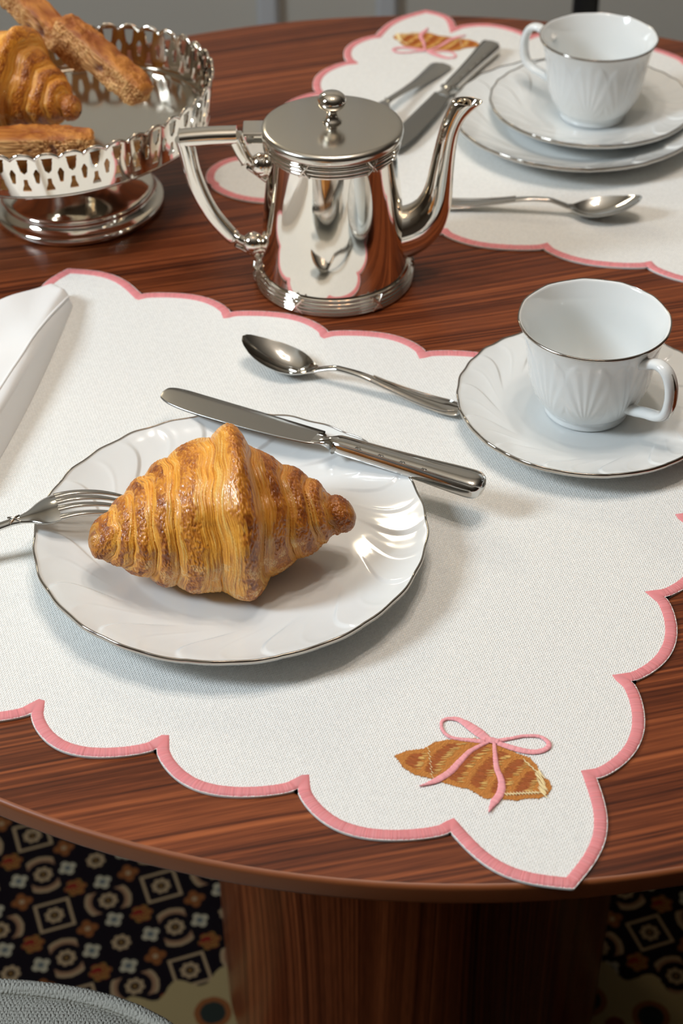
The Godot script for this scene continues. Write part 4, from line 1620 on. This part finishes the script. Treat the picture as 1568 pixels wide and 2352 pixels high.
func near_mat_outline() -> PackedVector2Array:
	var o := PackedVector2Array()
	var nr := []
	for x in [-0.0468, -0.1250, -0.2012, -0.2722, -0.3380, -0.3994]:
		nr.append(Vector2(x, -0.0085))
	var fr := []
	for x in [-0.0500, -0.1205, -0.1914, -0.2606, -0.3320, -0.3994]:
		fr.append(Vector2(x, 0.3770))
	var rt := [Vector2(0.0092, 0.0490), Vector2(0.0087, 0.1214), Vector2(0.0100, 0.1926), Vector2(0.0095, 0.2650), Vector2(0.0090, 0.3360)]
	for i in 4:
		scallop(o, rt[i], rt[i + 1], Vector2(1, 0), 0.0148, 0.03)
	corner(o, rt[4], Vector2(0.022, 0.405), fr[0], 0.010)
	for i in 5:
		scallop(o, fr[i], fr[i + 1], Vector2(0, 1), 0.0120, 0.07)
	var lx := -0.4545
	corner(o, fr[5], Vector2(lx - 0.009, 0.3900), Vector2(lx, 0.336), 0.010)
	for i in range(4, 0, -1):
		scallop(o, Vector2(lx, rt[i].y), Vector2(lx, rt[i - 1].y), Vector2(-1, 0), 0.0148)
	corner(o, Vector2(lx, 0.049), Vector2(lx - 0.009, -0.021), nr[5], 0.010)
	for i in range(5, 0, -1):
		scallop(o, nr[i], nr[i - 1], Vector2(0, -1), 0.0185, 0.06)
	corner(o, nr[0], Vector2(0.0168, -0.0212), rt[0], 0.0098)
	return o

func place_outline(o: PackedVector2Array, org: Vector2, a: float, base: Vector2) -> PackedVector2Array:
	var out := PackedVector2Array()
	var ex := Vector2(cos(a), sin(a))
	var ez := Vector2(sin(a), -cos(a))
	for q in o:
		out.append(org + ex * q.x + ez * q.y - base)
	return out

func far_mat_outline(base: Vector2) -> PackedVector2Array:
	var o := PackedVector2Array()
	var nr := [Vector2(-0.0360, -1.1760), Vector2(0.0200, -1.1490), Vector2(0.0760, -1.1235), Vector2(0.1475, -1.1000), Vector2(0.2180, -1.0730), Vector2(0.288, -1.046), Vector2(0.358, -1.019)]
	var n_out := Vector2(-0.345, 0.939)
	corner(o, Vector2(-0.0760, -1.2460), Vector2(-0.0968, -1.2010), nr[0], 0.0130, 0.6)
	for i in 6:
		scallop(o, nr[i], nr[i + 1], n_out, 0.0105, 0.06)
	corner(o, nr[6], Vector2(0.430, -1.005), Vector2(0.440, -1.070), 0.010)
	var rt := [Vector2(0.440, -1.070), Vector2(0.4150, -1.135), Vector2(0.3900, -1.200), Vector2(0.3650, -1.265), Vector2(0.3400, -1.330)]
	for i in 4:
		scallop(o, rt[i], rt[i + 1], Vector2(0.93, 0.36), 0.013)
	corner(o, rt[4], Vector2(0.345, -1.412), Vector2(0.3000, -1.4140), 0.008)
	var fr := [Vector2(0.3000, -1.4140), Vector2(0.2360, -1.4440), Vector2(0.1705, -1.4700), Vector2(0.1062, -1.4900)]
	for i in 3:
		scallop(o, fr[i], fr[i + 1], Vector2(0.31, -0.95), 0.0155, -0.05)
	corner(o, fr[3], Vector2(0.0815, -1.5290), Vector2(0.0345, -1.4740), 0.0085)
	var lf := [Vector2(0.0345, -1.4740), Vector2(0.0100, -1.4200), Vector2(-0.0170, -1.3600), Vector2(-0.0460, -1.3030), Vector2(-0.0760, -1.2460)]
	for i in 4:
		scallop(o, lf[i], lf[i + 1], Vector2(-0.90, -0.42), 0.0135)
	var out := PackedVector2Array()
	for q in o:
		out.append(q - base)
	return out

# ------------------------------------------------------------------ the scene
func _ready() -> void:
	var cam := Camera3D.new()
	cam.name = "camera"
	cam.fov = 32.6027
	cam.near = 0.05
	cam.far = 30.0
	add_child(cam)
	cam.position = Vector3(0, T + 0.6405, 0)
	cam.rotation = Vector3(-0.674656, 0, 0)
	cam.rotate_object_local(Vector3(0, 0, 1), -0.01052)
	var ca := CameraAttributesPhysical.new()
	ca.frustum_focal_length = 61.56
	ca.frustum_focus_distance = 0.97
	ca.exposure_aperture = 10.0
	cam.attributes = ca
	cam.fov = 32.6027
	cam.current = true
	var env := Environment.new()
	env.background_mode = Environment.BG_COLOR
	env.background_color = Color(0.02, 0.02, 0.02)
	env.tonemap_mode = Environment.TONE_MAPPER_LINEAR
	env.tonemap_exposure = 1.0
	env.sdfgi_enabled = true
	env.ssao_enabled = true
	env.ssil_enabled = true
	var we := WorldEnvironment.new()
	we.environment = env
	add_child(we)
	make_materials()
	build_lamps()
	build_room()
	build_window()
	build_rug()
	build_table()
	chair("chair", "grey upholstered chair pushed in under the near table edge", Vector3(-0.298, 0.0085, -0.442), 0.0, 0.56)
	chair("chair", "grey upholstered chair with black legs beyond the far table edge", Vector3(0.464, 0.0085, -1.72), deg_to_rad(172.0), 0.600)

	# placemats
	var org := Vector2(0.0969, -0.5460)
	var base := Vector2(-0.10, -0.78)
	var m1 := thing("placemat", "white scalloped placemat under the plate holding the croissant", "placemat", Vector3(base.x, T, base.y), 0.0, "scalloped placemats")
	mat_parts(m1, place_outline(near_mat_outline(), org, 0.374, base), Vector2.ZERO, 0.374, 0.00042)
	embroidery(m1, Vector2(0.0655, -0.597) - base, 0.374)
	var base2 := Vector2(0.18, -1.27)
	var m2 := thing("placemat", "white scalloped placemat under the stacked saucer and plate", "placemat", Vector3(base2.x, T, base2.y), 0.0, "scalloped placemats")
	mat_parts(m2, far_mat_outline(base2), Vector2.ZERO, 0.347, 0.0006)
	embroidery(m2, Vector2(0.0860, -1.4560) - base2, 0.347 + PI)

	# porcelain
	var top := T + 0.0015
	var pl := thing("plate", "white porcelain plate with swirled petal rim under croissant and fork", "plate", Vector3(-0.0620, top, -0.7626))
	plate_parts(pl, 0.110, 0.0195, 0.060, 14, 0.42)
	var pl2 := copy(pl, "plate", "white porcelain plate under the saucer on the far placemat", Vector3(0.1896, top, -1.2821), 1.1)
	pl2.scale = Vector3(0.895, 0.97, 0.895)
	var sa := thing("saucer", "white porcelain saucer on the placemat, spoon handle at its edge", "saucer", Vector3(0.1530, top, -0.8907))
	plate_parts(sa, 0.0805, 0.0167, 0.036, 14, 0.2)
	copy(sa, "saucer", "white porcelain saucer stacked on a plate", Vector3(0.2028, top + 0.0050, -1.2960), 0.7)
	var cup := thing("teacup", "white fluted teacup with silver lip, handle pointing right", "teacup", Vector3(0.1535, top + 0.0043, -0.8945))
	cup_parts(cup, deg_to_rad(-52.0))
	cup.scale = Vector3(1, 0.945, 1)
	copy(cup, "teacup", "white fluted teacup behind the teapot spout, handle pointing left", Vector3(0.2040, top + 0.0093, -1.2935), deg_to_rad(196.0))

	# cutlery
	var sp := thing("spoon", "silver teaspoon on the near placemat, bowl to the left", "spoon", Vector3(-0.0630, top + 0.0004, -0.9600), deg_to_rad(-25.2), "silver teaspoons")
	spoon_parts(sp)
	copy(sp, "spoon", "silver teaspoon on the far placemat behind the teapot spout", Vector3(0.2220, top + 0.0004, -1.1400), deg_to_rad(171.5))
	var kn := thing("table_knife", "silver table knife lying across the plate behind the croissant", "knife", Vector3(-0.1095, top + 0.0226, -0.8905), deg_to_rad(-27.5))
	knife_parts(kn)
	var kn2 := copy(kn, "table_knife", "silver table knife on the far placemat, handle beside embroidery", Vector3(0.0395, top + 0.0062, -1.2430), deg_to_rad(63.6))
	kn2.set_meta("category", "knife")
	var fk := thing("fork", "silver fork with tines resting on the plate under the croissant", "fork", Vector3(-0.2790, top, -0.7340), deg_to_rad(17.5))
	fork_parts(fk)
	copy(fk, "fork", "silver fork on the far placemat, partly hidden by teapot lid", Vector3(0.0915, top, -1.4100), deg_to_rad(-118.5)).scale = Vector3(1.06, 0.52, 1.22)

	# pastry on the plate
	var cro := MeshInstance3D.new()
	cro.name = numbered("croissant")
	cro.mesh = croissant_mesh(3).mesh()
	cro.material_override = M.crust
	add_child(cro)
	cro.position = Vector3(-0.0660, top + 0.0042 + 0.0318, -0.7515)
	cro.rotation.y = deg_to_rad(8.0)
	tag(cro, "golden brown flaky croissant on the white plate", "croissant")

	build_teapot()
	build_stand()
	build_napkin()
	var c2 := copy(cro, "croissant", "golden croissant lying in the silver pastry stand", Vector3(-0.2370, T + 0.0960, -1.1780), 0.0)
	c2.rotation = Vector3(deg_to_rad(6.0), deg_to_rad(-22.0), deg_to_rad(-6.0))
	c2.scale = Vector3(0.84, 0.84, 0.84)
	for e in [[0.105, 0.020, 0.020, 51, Vector3(-0.2150, T + 0.1180, -1.2350), Vector3(0.0, -42.0, -20.0), "long glazed pastry stick leaning highest over the croissant"], [0.088, 0.022, 0.021, 61, Vector3(-0.1700, T + 0.1050, -1.1980), Vector3(-8.0, -34.0, -24.0), "sugared pastry stick leaning over the bare tray"], [0.120, 0.024, 0.0155, 71, Vector3(-0.2310, T + 0.0800, -1.1200), Vector3(0.0, 0.0, 0.0), "sugared pastry stick lying flat at front of stand"]]:
		var s := MeshInstance3D.new()
		s.name = numbered("pastry_stick")
		s.mesh = stick_mesh(e[0], e[1], e[2], e[3]).mesh()
		s.material_override = M.biscuit
		add_child(s)
		s.position = e[4]
		s.rotation_degrees = e[5]
		tag(s, e[6], "pastry", "pastry sticks in the silver stand")
